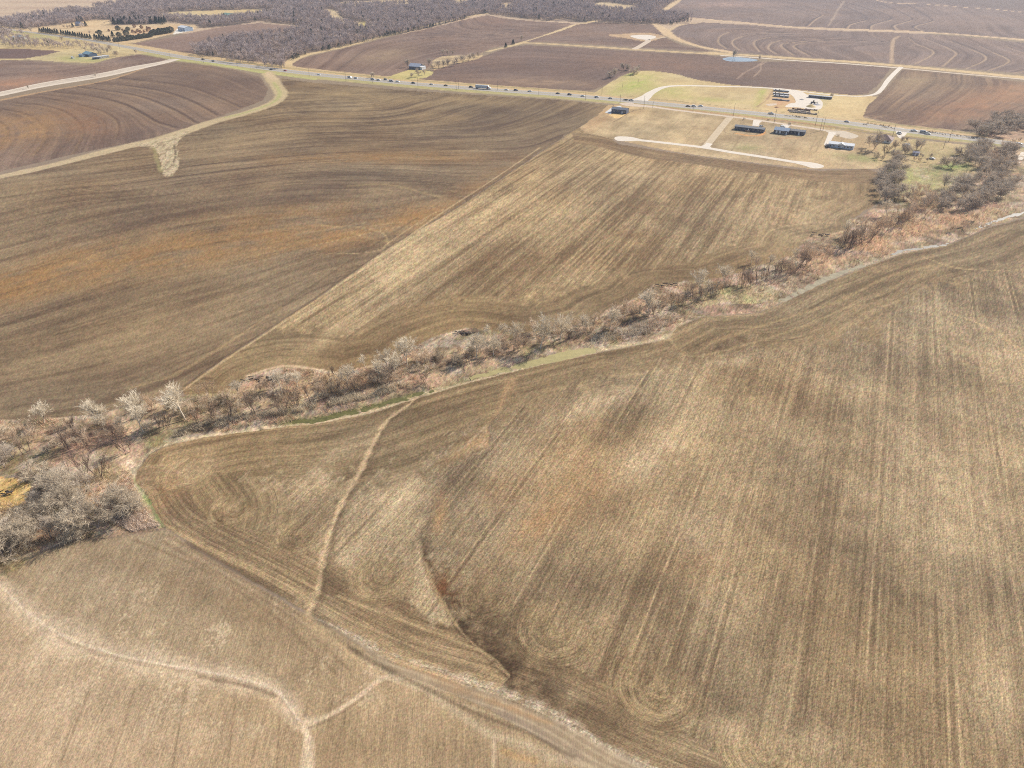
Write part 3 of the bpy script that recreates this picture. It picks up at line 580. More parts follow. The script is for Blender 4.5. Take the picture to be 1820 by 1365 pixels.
for bq in [(1030, 845, 80, 70, -40, .38), (960, 930, 80, 40, -40, .35), (900, 860, 60, 40, -40, .25), (780, 915, 12, 34, 10, .6), (300, 860, 40, 40, 0, .25), (1240, 1000, 60, 40, 0, .2)]:
    blob(bq[0], bq[1], bq[2], bq[3], alb(170, 130, 88), bq[5], bq[4], [fR], n=.7)
for bq in [(1090, 770, 60, 22, -30, .5), (1270, 620, 90, 20, -10, .4), (1480, 900, 120, 80, -60, .3), (870, 1150, 60, 26, 35, .5), (1320, 720, 60, 60, -50, .25), (1500, 640, 80, 30, 0, .3), (600, 1040, 40, 26, 40, .45), (820, 850, 24, 70, 35, .4), (1200, 1000, 120, 60, -50, .25), (1180, 1290, 50, 20, 20, .35), (1280, 1240, 50, 26, 30, .3), (1700, 760, 100, 40, 0, .25), (1380, 1100, 140, 60, -40, .25), (1060, 905, 60, 30, -40, .25)]:
    blob(bq[0], bq[1], bq[2], bq[3], alb(100, 82, 62), bq[5], bq[4], [fR], n=1.2)
for bq in [(840, 790, 34, 13, -32, .55), (866, 784, 14, 18, 0, .35), (805, 812, 28, 9, -32, .3), (785, 905, 12, 30, 15, .35), (905, 690, 12, 16, 20, .4)]:
    blob(bq[0], bq[1], bq[2], bq[3], alb(188, 155, 114), bq[5], bq[4], [fR], n=.15)
# field tracks near the creek
stroke([(2000, 470), (1790, 480), (1700, 476), (1655, 462), (1640, 455)], 1.8, alb(196, 170, 126), .6, .7, .6)
stroke([(1660, 470), (1600, 485), (1560, 500), (1480, 540), (1350, 580), (1260, 610)], 3.2, alb(182, 156, 114), .5, .9, .8)
stroke([(1700, 560), (1740, 575), (1780, 595), (1820, 622), (1990, 660)], 3.5, alb(212, 182, 136), .5, .9, .8)
stroke([(1210, 578), (1192, 602), (1215, 625), (1250, 632), (1400, 590), (1520, 540)], 2.2, alb(184, 160, 118), .5, .8, .8)
stroke([(1560, 470), (1600, 456), (1680, 440), (1740, 410)], 6, alb(104, 86, 64), .5, .9, .7, within=[fR]); stroke([(1480, 500), (1420, 530), (1350, 565), (1260, 575)], 7, alb(106, 88, 66), .4, .9, .7, within=[fR])
stroke([(1190, 610), (1100, 630), (1000, 655), (880, 690), (760, 722), (640, 750)], 5, alb(112, 92, 68), .45, .9, .7, within=[fR])
# gullies
g1 = [(742, 703), (722, 722), (690, 745), (672, 772), (655, 805), (638, 842), (615, 880), (594, 925), (576, 985), (568, 1030), (561, 1062), (549, 1085), (556, 1102), (600, 1135), (640, 1168), (690, 1196)]
stroke([(a + 8, b) for a, b in g1], 5, alb(104, 86, 64), .5, .9, .6)  # shaded right side of the gully, painted as a darker band
stroke(g1, 2.8, alb(202, 176, 138), .95, .8, 1.2, freq=3, spread=.3, widths=[1.6, 1.8, 2.6, 3.6, 3.4, 2.6, 2.2, 2.8, 2.6, 2.6, 3.0, 3.2])
g2 = [(914, 672), (898, 698), (886, 730), (866, 755), (868, 778), (864, 794)]
stroke(g2, 4, alb(186, 152, 112), .6, 1.0, .9, spread=.4, widths=[5, 5, 3, 1.6, 1.6, 1.6])
stroke([(872, 758), (876, 775), (870, 795), (850, 806)], 1.6, alb(200, 178, 142), .6, .9, .9)
stroke([(866, 755), (842, 778), (815, 802)], 1.3, alb(200, 176, 140), .5, .7, .7)
stroke([(872, 757), (876, 778), (868, 798), (826, 832), (796, 868), (772, 905), (758, 945)], 5, alb(112, 95, 76), .55, .9, .8)
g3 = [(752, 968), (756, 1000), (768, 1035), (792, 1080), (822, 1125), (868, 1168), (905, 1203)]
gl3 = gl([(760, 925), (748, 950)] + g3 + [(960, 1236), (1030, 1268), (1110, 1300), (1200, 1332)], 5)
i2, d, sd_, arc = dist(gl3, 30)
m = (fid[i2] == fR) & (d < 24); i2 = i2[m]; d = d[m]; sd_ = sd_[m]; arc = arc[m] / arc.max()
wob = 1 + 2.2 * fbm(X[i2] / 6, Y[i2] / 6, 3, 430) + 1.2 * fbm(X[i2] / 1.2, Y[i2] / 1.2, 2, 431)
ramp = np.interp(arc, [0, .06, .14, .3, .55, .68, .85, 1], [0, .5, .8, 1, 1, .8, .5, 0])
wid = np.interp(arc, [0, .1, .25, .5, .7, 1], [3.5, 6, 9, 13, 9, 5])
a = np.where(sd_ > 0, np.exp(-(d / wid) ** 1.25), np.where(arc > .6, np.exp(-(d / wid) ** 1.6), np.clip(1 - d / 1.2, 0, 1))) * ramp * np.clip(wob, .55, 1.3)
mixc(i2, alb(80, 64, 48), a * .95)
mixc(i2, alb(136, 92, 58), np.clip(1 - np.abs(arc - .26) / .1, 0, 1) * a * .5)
stroke(g3[1:], 1.3, alb(192, 166, 126), .65, .9, 1.2, freq=3, spread=.4)
stroke([(330, 965), (430, 1018), (520, 1066)], 2.6, alb(96, 78, 60), .6, .8, .6); stroke([(560, 1060), (640, 1110), (760, 1165), (850, 1195)], 3.0, alb(100, 84, 64), .5, .9, .8)
for L in [[(300, 935), (400, 985), (520, 1045), (620, 1100), (760, 1160)], [(320, 950), (440, 1010), (560, 1075)], [(600, 1060), (720, 1105), (860, 1160), (905, 1200)]]:
    stroke(L, 1.0, alb(190, 164, 124), .55, .7, .8)
# ---- K: smoother field at the lower left
K_ = [(-400, 1200), (0, 1024), (32, 1012), (62, 988), (130, 963), (200, 957), (232, 951), (298, 940), (330, 966), (400, 1008), (500, 1064), (560, 1104), (640, 1152), (690, 1190), (780, 1222), (860, 1258), (940, 1300), (1000, 1340), (1040, 1375), (1200, 1480), (1400, 1600), (-400, 1600)]
fK = newf('bare_field')
i = pmask(K_, .4, False); fid[i] = fK; straight(i, R(-3.8))
rows(i, alb(146, 126, 98), alb(188, 165, 131), .5, None, .35, 4, 50, .55, .7, 18, .5, 26, seed=22); rk[i] = 1.0
for bq in [(60, 1290, 330, 160, 0, .75), (-60, 1180, 200, 100, 0, .5), (250, 1340, 300, 60, 0, .3)]:
    blob(bq[0], bq[1], bq[2], bq[3], alb(205, 178, 144), bq[5] * .75, bq[4], [fK], n=.5)
for bq in [(300, 1030, 260, 40, 22, .45), (560, 1200, 120, 40, 30, .4), (640, 1320, 110, 60, 0, .55), (480, 1100, 160, 30, 30, .4), (820, 1340, 120, 30, 20, .4)]:
    blob(bq[0], bq[1], bq[2], bq[3], alb(136, 114, 86), bq[5], bq[4], [fK], n=.5)
i2 = i[(fid[i] == fK)]
fl = np.clip((fbm(X[i2] / .55, Y[i2] / .8, 2, 301) * 2.4 + fbm(X[i2] / 6, Y[i2] / 9, 2, 302) * 3.2 - .62) * 5, 0, 1) * np.clip(1.4 - np.hypot((U[i2] - 340) / 420, (V[i2] - 1170) / 150), 0, 1)
mixc(i2, alb(222, 200, 164), fl * .45)
for L in [[(300, 952), (400, 1012), (500, 1072), (560, 1112), (640, 1160)], [(290, 962), (400, 1026), (520, 1100), (620, 1190)], [(240, 960), (360, 1012), (480, 1090), (600, 1200)]]:
    stroke(L, 1.5, alb(130, 108, 82), .5, .8, .8, within=[fK])
for x0, x1 in [(240, 185), (330, 300), (420, 400), (160, 90), (500, 490)]:
    stroke([(x0, 1225), (x1, 1400)], .7, alb(140, 118, 92), .55, .7, .8, within=[fK])
wl = [(-40, 1000), (8, 1048), (45, 1086), (110, 1130), (190, 1160), (270, 1178), (350, 1192), (430, 1208), (486, 1226), (512, 1252), (530, 1280), (548, 1286)]
stroke(wl, 9, alb(212, 190, 158), .9, .9, .7, spread=.15, widths=[4, 6, 9, 12, 11, 10, 9, 8, 6, 5])
stroke([(a, b + 4) for a, b in wl[3:]], 2.2, alb(160, 138, 110), .5, .8, 1.2, freq=3)
stroke([(a, b - 2) for a, b in wl], 1.0, alb(226, 206, 176), .7, .9, 1.2, freq=2)
stroke([(a + 4, b + 10) for a, b in wl[6:9]], 1.2, alb(126, 104, 82), .6, .7, 1.0, freq=3)
stroke([(540, 1288), (548, 1320), (545, 1380), (540, 1480)], 5.5, alb(210, 188, 156), .95, .7, .4, widths=[2.4, 3.6, 4.2, 4.6])
stroke([(545, 1288), (590, 1268), (640, 1236), (668, 1212), (690, 1202), (712, 1205)], 2.0, alb(210, 186, 152), .95, .7, .8)
stroke([(550, 1292), (595, 1273), (645, 1240)], 1.0, alb(128, 108, 84), .5, .7, .6)
# grassy strip, straw and gravelly bare ground between K and R
st = [(560, 1098), (608, 1120), (680, 1158), (746, 1180), (838, 1212), (931, 1243), (1008, 1282), (1081, 1328), (1158, 1366), (1300, 1440)]
stroke([(a - 14, b + 16) for a, b in st], 9, alb(172, 150, 116), .7, .9, .6, spread=.5)
for o_ in (6, 14, 24, 34): stroke([(a - o_ * .9, b + o_ * 1.05) for a, b in st[2:]], 1.0, alb(204, 184, 150), .6, .9, 1.6, freq=2.5, spread=.4)
stroke([(a + 14, b - 12) for a, b in st[1:]], 6, alb(150, 128, 98), .5, 1.0, .6, spread=.5)
i, a = stroke(st, 3.4, alb(204, 186, 156), .85, .8, 1.2, freq=2.5, k=2.0, spread=.8, widths=[.8, 2.4, 2, 2.6, 4.0, 3.6, 3.4, 3.2, 3])
i = i[a > .35]; grain(i, alb(104, 90, 74), .35, .5, 260); grain(i, alb(214, 198, 174), .4, .6, 261)
i, a = stroke([(676, 1156), (720, 1180), (773, 1200), (820, 1225), (869, 1244), (930, 1268), (985, 1288)], 3.6, alb(184, 142, 98), .5, .9, 1.2, freq=3, spread=.7, widths=[1, 2.4, 3.8, 3.8, 3.4, 2.6, 1.2])
stroke([(895, 1335), (920, 1345), (950, 1352)], 2.0, alb(190, 152, 104), .5, .8, .8)
stroke([(690, 1197), (740, 1215), (790, 1250), (840, 1285), (876, 1306), (930, 1322), (980, 1345), (1060, 1365)], 3.0, alb(188, 168, 136), .75, .8, .6)
stroke([(620, 1150), (680, 1185), (760, 1225), (850, 1270), (930, 1300), (1020, 1345)], 1.6, alb(112, 94, 74), .6, .8, .7)
stroke([(878, 1308), (878, 1335), (876, 1380)], 1.2, alb(196, 172, 140), .8, .7, .6)
# ---- relief: creek bed and gullies
CREEK = [(2000, 330), (1860, 364), (1820, 375), (1780, 387), (1740, 402), (1700, 422), (1680, 432), (1640, 438), (1605, 442), (1580, 452), (1545, 466), (1500, 481), (1460, 497), (1420, 518), (1385, 533), (1340, 549), (1290, 553), (1230, 557), (1180, 580), (1120, 600), (1050, 620), (960, 640), (850, 665), (800, 680), (740, 698), (650, 722), (560, 742), (510, 748), (430, 762), (340, 766), (260, 800), (200, 860), (120, 930), (0, 975), (-200, 1040)]
CG = gl(CREEK, 4)
def creek_z(x, y):
    x = np.atleast_1d(np.asarray(x, float)); y = np.atleast_1d(np.asarray(y, float))
    best = np.full(len(x), 1e9)
    for q in range(len(CG) - 1):
        a = CG[q]; d = CG[q + 1] - a; L = d @ d
        if L < 1e-9: continue
        t = np.clip(((x - a[0]) * d[0] + (y - a[1]) * d[1]) / L, 0, 1)
        best = np.minimum(best, np.hypot(x - a[0] - t * d[0], y - a[1] - t * d[1]))
    return -1.15 * np.exp(-(best / 3.4) ** 2)
idx, d, sd_, arc = dist(CG, 14)
m = d < 12
zz[idx[m]] += -1.15 * np.exp(-(d[m] / 3.4) ** 2) * (1 + .8 * fbm(X[idx[m]] / 2.2, Y[idx[m]] / 2.2, 2, 421))
i = np.nonzero(fid == fC)[0]
zz[i] += fbm(X[i] / 2.5, Y[i] / 2.5, 2, 400) * .55
for L, wd, dp in [(g1, 1.2, .18), (wl, 4.0, .22), (g2, 1.5, .1), ([(545, 1288), (640, 1236), (690, 1202)], 1.0, .15)]:
    idx, d, sd_, arc = dist(gl(L, 4), wd * 4)
    m = d < wd * 4
    zz[idx[m]] -= dp * np.exp(-(d[m] / wd) ** 2) * (1 + fbm(arc[m] / 3, d[m], 2, 6))
idx, d, sd_, arc = dist(gl(g3, 4), 12)        # scarp: the right side lies a little lower
i = np.nonzero(fid == fR)[0]
rel = np.clip(fbm(ru[i] / 1.1, rv[i] / 20, 2, 410), -.3, .3) * .10
zz[i] += rel * (V[i] > 420)
i = np.nonzero(fid == fK)[0]
zz[i] += fbm(X[i] / .9, Y[i] / 1.6, 2, 411) * .10
# slight saturation lift; less blue with distance, countering the bluish haze
lum = col.mean(1, keepdims=True)
col[:] = lum + (col - lum) * 1.03
far_ = np.clip((300 - V) / 150, 0, 1).astype(np.float32)[:, None]
col *= 1 - far_ * np.array([0, .008, .10], np.float32)
col *= np.array([1.0, .975, .965], np.float32)
# overall mottling so no field is even
g = 1 + .30 * fbm(X / 3.5, Y / 3.5, 3, 500) + .14 * fbm(X / 90, Y / 90, 3, 510) + .42 * (rng.random(N) - .5) * np.clip(rk, 0, 1.5) * np.clip((V - 90) / 300, .25, 1)
col *= g[:, None].astype(np.float32)
hue = (rng.random((N, 3)).astype(np.float32) - .5) * (.16 * np.clip(rk, 0, 1.5) * np.clip((V - 90) / 300, .2, 1)).astype(np.float32)[:, None]
col *= 1 + hue
np.clip(col, 0.01, 0.95, out=col)
# ================================================================== MATERIALS
def mat(name, color=(.5, .5, .5), rough=.8, metal=0.0, noise=0.0, nscale=3.0, attr=None, emis=None, spec=None, bump=0.0):
    m = bpy.data.materials.new(name); m.use_nodes = True
    n = m.node_tree.nodes; l = m.node_tree.links
    b = n['Principled BSDF']
    b.inputs['Roughness'].default_value = rough
    b.inputs['Metallic'].default_value = metal
    if spec is not None: b.inputs['Specular IOR Level'].default_value = spec
    src = None
    if attr:
        a = n.new('ShaderNodeAttribute'); a.attribute_name = attr; src = a.outputs['Color']
    if noise > 0:
        tc = n.new('ShaderNodeTexCoord'); nz = n.new('ShaderNodeTexNoise'); nz.inputs['Scale'].default_value = nscale; nz.inputs['Detail'].default_value = 3
        l.new(tc.outputs['Object'], nz.inputs['Vector'])
        mr = n.new('ShaderNodeMapRange'); mr.inputs['From Min'].default_value = .25; mr.inputs['From Max'].default_value = .75
        mr.inputs['To Min'].default_value = 1 - noise; mr.inputs['To Max'].default_value = 1 + noise
        l.new(nz.outputs['Fac'], mr.inputs['Value'])
        mx = n.new('ShaderNodeVectorMath'); mx.operation = 'SCALE'
        if src is None: mx.inputs[0].default_value = color[:3]
        else: l.new(src, mx.inputs[0])
        l.new(mr.outputs['Result'], mx.inputs['Scale'])
        src = mx.outputs[0]
        if bump > 0:
            bp = n.new('ShaderNodeBump'); bp.inputs['Distance'].default_value = bump; l.new(nz.outputs['Fac'], bp.inputs['Height']); l.new(bp.outputs[0], b.inputs['Normal'])
    if src is not None: l.new(src, b.inputs['Base Color'])
    else: b.inputs['Base Color'].default_value = (*color[:3], 1)
    return m
def soil_material():
    m = bpy.data.materials.new('soil_and_straw'); m.use_nodes = True
    n = m.node_tree.nodes; l = m.node_tree.links
    b = n['Principled BSDF']; b.inputs['Roughness'].default_value = .95; b.inputs['Specular IOR Level'].default_value = .15
    A = n.new('ShaderNodeAttribute'); A.attribute_name = 'soil'
    Q = n.new('ShaderNodeAttribute'); Q.attribute_name = 'row'
    sep = n.new('ShaderNodeSeparateXYZ'); l.new(Q.outputs['Vector'], sep.inputs[0])
    def math_(op, a, b_=None, c=None):
        q = n.new('ShaderNodeMath'); q.operation = op
        for k, v in enumerate((a, b_, c)):
            if v is None: continue
            if isinstance(v, (int, float)): q.inputs[k].default_value = v
            else: l.new(v, q.inputs[k])
        return q.outputs[0]
    cx = n.new('ShaderNodeCombineXYZ')
    l.new(math_('MULTIPLY', sep.outputs[0], 2.6), cx.inputs[0]); l.new(math_('MULTIPLY', sep.outputs[1], .16), cx.inputs[1])
    n1 = n.new('ShaderNodeTexNoise'); n1.inputs['Scale'].default_value = 1; n1.inputs['Detail'].default_value = 2; l.new(cx.outputs[0], n1.inputs['Vector'])
    cz = n.new('ShaderNodeCombineXYZ')
    l.new(math_('MULTIPLY', sep.outputs[0], 4.2), cz.inputs[0]); l.new(math_('MULTIPLY', sep.outputs[1], 1.5), cz.inputs[1])
    n2 = n.new('ShaderNodeTexNoise'); n2.inputs['Scale'].default_value = 1; n2.inputs['Detail'].default_value = 3; n2.inputs['Roughness'].default_value = .7; l.new(cz.outputs[0], n2.inputs['Vector'])
    tc = n.new('ShaderNodeNewGeometry')
    n3 = n.new('ShaderNodeTexNoise'); n3.inputs['Scale'].default_value = 1.5; n3.inputs['Detail'].default_value = 3; n3.inputs['Roughness'].default_value = .75; l.new(tc.outputs['Position'], n3.inputs['Vector'])
    s = math_('ADD', math_('MULTIPLY', math_('SUBTRACT', n1.outputs['Fac'], .5), 1.1), math_('ADD', math_('MULTIPLY', math_('SUBTRACT', n2.outputs['Fac'], .5), 1.5), math_('MULTIPLY', math_('SUBTRACT', n3.outputs['Fac'], .5), 1.2)))
    f = math_('ADD', math_('MULTIPLY', s, math_('MULTIPLY', sep.outputs[2], .62)), 1.0)
    f = math_('MAXIMUM', f, .35)
    sc = n.new('ShaderNodeVectorMath'); sc.operation = 'SCALE'; l.new(A.outputs['Color'], sc.inputs[0]); l.new(f, sc.inputs['Scale'])
    l.new(sc.outputs[0], b.inputs['Base Color'])
    bp = n.new('ShaderNodeBump'); bp.inputs['Distance'].default_value = .10; bp.inputs['Strength'].default_value = .6
    l.new(math_('ADD', n1.outputs['Fac'], n2.outputs['Fac']), bp.inputs['Height']); l.new(bp.outputs[0], b.inputs['Normal'])
    return m
SOIL = soil_material()

def mesh_np(name, co, faces_flat, loop_tot, material, smooth_=True):
    me = bpy.data.meshes.new(name)
    nf = len(loop_tot)
    me.vertices.add(len(co)); me.vertices.foreach_set('co', np.asarray(co, np.float32).ravel())
    me.loops.add(len(faces_flat)); me.loops.foreach_set('vertex_index', np.asarray(faces_flat, np.int32))
    me.polygons.add(nf)
    st = np.concatenate([[0], np.cumsum(loop_tot)[:-1]]).astype(np.int32)
    me.polygons.foreach_set('loop_start', st); me.polygons.foreach_set('loop_total', np.asarray(loop_tot, np.int32))
    me.polygons.foreach_set('use_smooth', np.full(nf, smooth_))
    me.update(calc_edges=True)
    if material is not None: me.materials.append(material)
    return me
def link(name, me, parent=None):
    o = bpy.data.objects.new(name, me); S.collection.objects.link(o)
    if parent is not None: o.parent = parent
    return o
II = np.arange(N).reshape(NR, NC)
q0 = II[:-1, :-1].ravel(); q1 = II[:-1, 1:].ravel(); q2 = II[1:, 1:].ravel(); q3 = II[1:, :-1].ravel()
quads = np.stack([q0, q1, q2, q3], 1)
qf = fid[q0]
merge = {}
for k, nm in enumerate(FNAMES):
    sel = np.nonzero(qf == k)[0]
    if len(sel) == 0: continue
    qq = quads[sel]
    uq, inv = np.unique(qq.ravel(), return_inverse=True)
    co = np.stack([X[uq], Y[uq], zz[uq]], 1)
    me = mesh_np(nm, co, inv, np.full(len(sel), 4), SOIL)
    a = me.attributes.new('soil', 'FLOAT_COLOR', 'POINT')
    a.data.foreach_set('color', np.concatenate([col[uq], np.ones((len(uq), 1), np.float32)], 1).ravel())
    a = me.attributes.new('row', 'FLOAT_VECTOR', 'POINT')
    a.data.foreach_set('vector', np.stack([ru[uq], rv[uq], rk[uq]], 1).astype(np.float32).ravel())
    o = link(nm, me); o['kind'] = 'structure'
# the plain beyond the surveyed fields
me = bpy.data.meshes.new('plain')
E = 40000.0
me.from_pydata([(-E, -E, -1.6), (E, -E, -1.6), (E, E, -1.6), (-E, E, -1.6)], [], [(0, 1, 2, 3)])
PLAIN = mat('plain_soil', alb(160, 138, 112), .95, noise=.25, nscale=.012)
me.materials.append(PLAIN)
o = link('plain', me); o['kind'] = 'structure'

# ================================================================== ROADS, WATER, GRAVEL
def strip(name, px, width, material, z, widths=None, zs=None, n=5, kind='structure', offset=0.0, follow=False):
    line = gl(px, n)
    d = np.gradient(line, axis=0); L = np.hypot(d[:, 0], d[:, 1])[:, None]; d = d / np.maximum(L, 1e-9)
    nn = np.stack([-d[:, 1], d[:, 0]], 1)
    arc = np.concatenate([[0], np.cumsum(np.hypot(*np.diff(line, axis=0).T))]); arc /= arc[-1]
    w_ = np.full(len(line), width) if widths is None else np.interp(arc, np.linspace(0, 1, len(widths)), widths)
    c = line + nn * offset
    a = c + nn * w_[:, None] / 2; b = c - nn * w_[:, None] / 2
    zz_ = np.full(len(line), z) if zs is None else np.interp(arc, np.linspace(0, 1, len(zs)), zs)
    co = [(p[0], p[1], zz_[k]) for k, p in enumerate(a)] + [(p[0], p[1], zz_[k]) for k, p in enumerate(b)]
    m_ = len(line)
    me = bpy.data.meshes.new(name); me.from_pydata(co, [], [(k, k + 1, m_ + k + 1, m_ + k) for k in range(m_ - 1)])
    me.materials.append(material)
    me.update()
    if me.polygons[0].normal.z < 0: me.flip_normals()
    o = link(name, me); o['kind'] = kind
    return o
def sheet(name, px, material, z, sm=True, kind='structure'):
    p = smooth(px, 5, closed=True) if sm else np.asarray(px, float)
    x, y = G(p[:, 0], p[:, 1])
    me = bpy.data.meshes.new(name); me.from_pydata([(a, b, z) for a, b in zip(x, y)], [], [tuple(range(len(x)))])
    me.materials.append(material); me.update()
    if me.polygons[0].normal.z < 0: me.flip_normals()
    o = link(name, me); o['kind'] = kind
    return o
ASPH = mat('worn_asphalt', alb(176, 166, 152), .9, noise=.08, nscale=.4)
SHOULD = mat('road_shoulder', alb(190, 180, 166), .92, noise=.1, nscale=.5)
WHITEP = mat('road_paint_white', (.62, .62, .6), .7)
YELLP = mat('road_paint_yellow', (.5, .36, .08), .7)
GRAV = mat('white_gravel', alb(228, 214, 194), .95, noise=.09, nscale=.35)
GRAV2 = mat('pink_gravel', alb(212, 190, 164), .95, noise=.1, nscale=.35)
GRAV3 = mat('gravel_road', alb(222, 204, 180), .95, noise=.12, nscale=.25)
DIRT = mat('dirt_lane', alb(206, 184, 150), .95, noise=.12, nscale=.3)
WDTH = [9, 10, 12, 16, 18, 18, 18, 17, 17]
strip('highway', HW, 18, SHOULD, .03, widths=WDTH)
strip('highway_lane', HW, 15, ASPH, .045, widths=[x - 3 for x in WDTH])
strip('road_marking', HW, .3, YELLP, .06, offset=.35); strip('road_marking', HW, .3, YELLP, .06, offset=-.35)
strip('road_marking', HW[5:], .25, WHITEP, .06, offset=6.2); strip('road_marking', HW[5:], .25, WHITEP, .06, offset=-6.2)
strip('gravel_road', [(-200, 207), (0, 167), (76, 151), (177, 134.5), (240, 121), (290, 110.5), (310, 105)], 20, mat('road_verge_pale', alb(206, 188, 164), .95, noise=.15, nscale=.15), .02, widths=[22, 20, 20, 18, 14])
strip('gravel_road', [(-200, 202), (0, 164), (76, 147.5), (177, 131), (240, 118), (298, 108.5)], 5, GRAV3, .034, widths=[5, 5, 6])
strip('gravel_road', [(-200, 213), (0, 170), (76, 154), (177, 137.5), (240, 124), (292, 112), (316, 105)], 8, GRAV3, .036, widths=[8, 8, 8, 7, 9])
strip('gravel_lane', [(1600, 121), (1700, 130.5), (1820, 141), (1990, 159)], 7, GRAV2, .03)
strip('gravel_lane', [(1280, 98.5), (1345, 102.5), (1400, 107), (1500, 113), (1600, 121)], 7, GRAV3, .03)
strip('gravel_lane', [(1602, 119), (1592, 128), (1578, 143), (1568, 157), (1556, 167), (1530, 171), (1490, 169.5), (1450, 165.5), (1395, 158.5)], 8, GRAV, .035, widths=[6, 6, 6, 6, 5, 5, 4.5, 4.5, 5])
strip('gravel_lane', [(1395, 158.5), (1340, 155), (1300, 154), (1239, 152.5), (1200, 152.5), (1176, 156), (1157, 165), (1148, 172), (1136, 179)], 6, GRAV, .037, widths=[6, 6, 6, 7, 7, 8, 9, 11, 18])
strip('farm_lane', [(1127, 87.5), (1136, 83), (1146, 77), (1152, 73), (1150, 70)], 10, GRAV2, .03)
sheet('gravel_pad', [(1120, 64.5), (1128, 62.5), (1150, 62), (1166, 65), (1160, 69), (1148, 70.5), (1134, 69)], GRAV, .04)
strip('farm_lane', [(1152, 71), (1170, 68), (1184, 66)], 5, DIRT, .03)
strip('gravel_lane', [(1112, 182.5), (1118, 186), (1132, 187.5), (1160, 190), (1200, 195.5), (1270, 204), (1300, 207.5), (1340, 212.5), (1400, 221.5), (1450, 229), (1480, 234)], 6, GRAV2, .035, widths=[16, 7, 6, 6, 6, 6])
sheet('gravel_turnaround', [(1466, 231), (1480, 232), (1500, 233), (1518, 238), (1526, 242), (1518, 246), (1505, 246), (1490, 242), (1474, 237)], mat('pale_gravel', alb(206, 188, 162), .95, noise=.1, nscale=.3), .04)
strip('gravel_lane', [(1298, 208), (1290, 217), (1276, 234), (1264, 249), (1256, 258)], 6.5, DIRT, .033)
strip('concrete_street', [(1100, 246.5), (1115, 247), (1160, 251.5), (1200, 256), (1250, 262), (1300, 270.5), (1350, 278), (1400, 286), (1440, 293), (1458, 295.5)], 6.5, GRAV, .04)
sheet('concrete_turnaround', [(1092, 246), (1096, 243), (1108, 242.5), (1125, 244), (1142, 249), (1130, 250.5), (1112, 251), (1097, 250)], GRAV, .046)
sheet('concrete_turnaround', [(1400, 285), (1426, 287), (1450, 290), (1464, 294.5), (1460, 298.5), (1445, 299), (1428, 294), (1405, 288)], GRAV, .046)
sheet('concrete_street', [(1240, 262), (1253, 257), (1256, 253.5), (1267, 256), (1262, 260), (1268, 266), (1250, 264)], GRAV, .05, False)
for L, wd in [([(1347, 214), (1344, 219), (1343, 224)], 6), ([(1398, 222), (1395, 228), (1393, 233)], 5), ([(1480, 235), (1474, 246), (1469, 258)], 4.5)]:
    strip('driveway', L, wd, GRAV, .05, widths=[wd * 1.4, wd, wd])
CONC = mat('concrete', (.62, .6, .57), .9, noise=.06, nscale=.5)
sheet('concrete_pad', [(1075, 200), (1087, 191.5), (1102, 188), (1106, 191), (1088, 198), (1086, 203)], CONC, .045, False)
sheet('gravel_yard', [(1396, 160), (1420, 161), (1436, 169), (1452, 174), (1462, 182), (1458, 194), (1436, 194), (1420, 191), (1396, 190), (1404, 184), (1414, 182), (1410, 172)], GRAV, .04)
sheet('sandy_yard', [(1362, 185), (1380, 184), (1378, 187), (1366, 188)], GRAV2, .04)
sheet('gravel_yard', [(1593, 228), (1606, 228), (1612, 236), (1602, 246), (1594, 240)], GRAV, .04)
sheet('gravel_yard', [(1816, 270), (1822, 276), (1812, 290), (1806, 284)], GRAV, .04)
# water
def water(name, c, rough=.12, alpha=1):
    m = mat(name, c, rough, spec=.6, noise=.12, nscale=.6, bump=.02)
    return m
POND = water('pond_water', alb(120, 140, 156, 1.0), .3)
GREYW = water('creek_water', alb(136, 128, 110), .45)
ALGA = mat('algae_film', alb(176, 162, 108), .6, noise=.12, nscale=.5)
MOSS = mat('green_algae', alb(104, 100, 52), .6, noise=.35, nscale=.8)
i = sheet('pond', [(1284, 105), (1290, 102.5), (1300, 101.5), (1316, 102), (1338, 104.5), (1347, 107), (1338, 109), (1318, 109.5), (1296, 109)], POND, .04)
strip('creek_water', [(1990, 330), (1860, 365), (1820, 376), (1790, 385), (1770, 392), (1752, 399), (1738, 404)], 4, GREYW, -.62, zs=[-.7, -.72, -.8, -.95, -1.1], widths=[8, 8, 8, 7, 4])
strip('creek_water', [(1682, 428), (1668, 434), (1640, 438), (1605, 441), (1585, 449)], 2, GREYW, -.72, zs=[-1.1, -.93, -.95, -1.12], widths=[4, 7, 6, 4])
strip('creek_water', [(1545, 466), (1500, 480), (1460, 496), (1430, 512), (1410, 522), (1385, 533)], 2.2, mat('creek_algae_grey', alb(158, 146, 116), .8, noise=.3, nscale=.5), -.68, zs=[-1.1, -.95, -.9, -.85, -.9, -1.12], widths=[4, 6, 7, 7, 7, 4])
strip('algae_pool', [(1060, 617), (1040, 621), (1010, 628), (970, 639), (930, 648), (890, 657), (850, 665), (835, 668)], 4, ALGA, -.52, zs=[-.85, -.55, -.55, -.7, -.85, -.92, -1.1], widths=[6, 10, 10, 9, 8, 8, 5])
strip('algae_pool', [(770, 689), (740, 697), (700, 708), (650, 722), (600, 734), (560, 742), (515, 747)], 2, MOSS, -.72, zs=[-1.14, -1.06, -1.04, -1.0, -.92, -.95, -1.14], widths=[4, 6, 6, 7, 8, 7, 4])

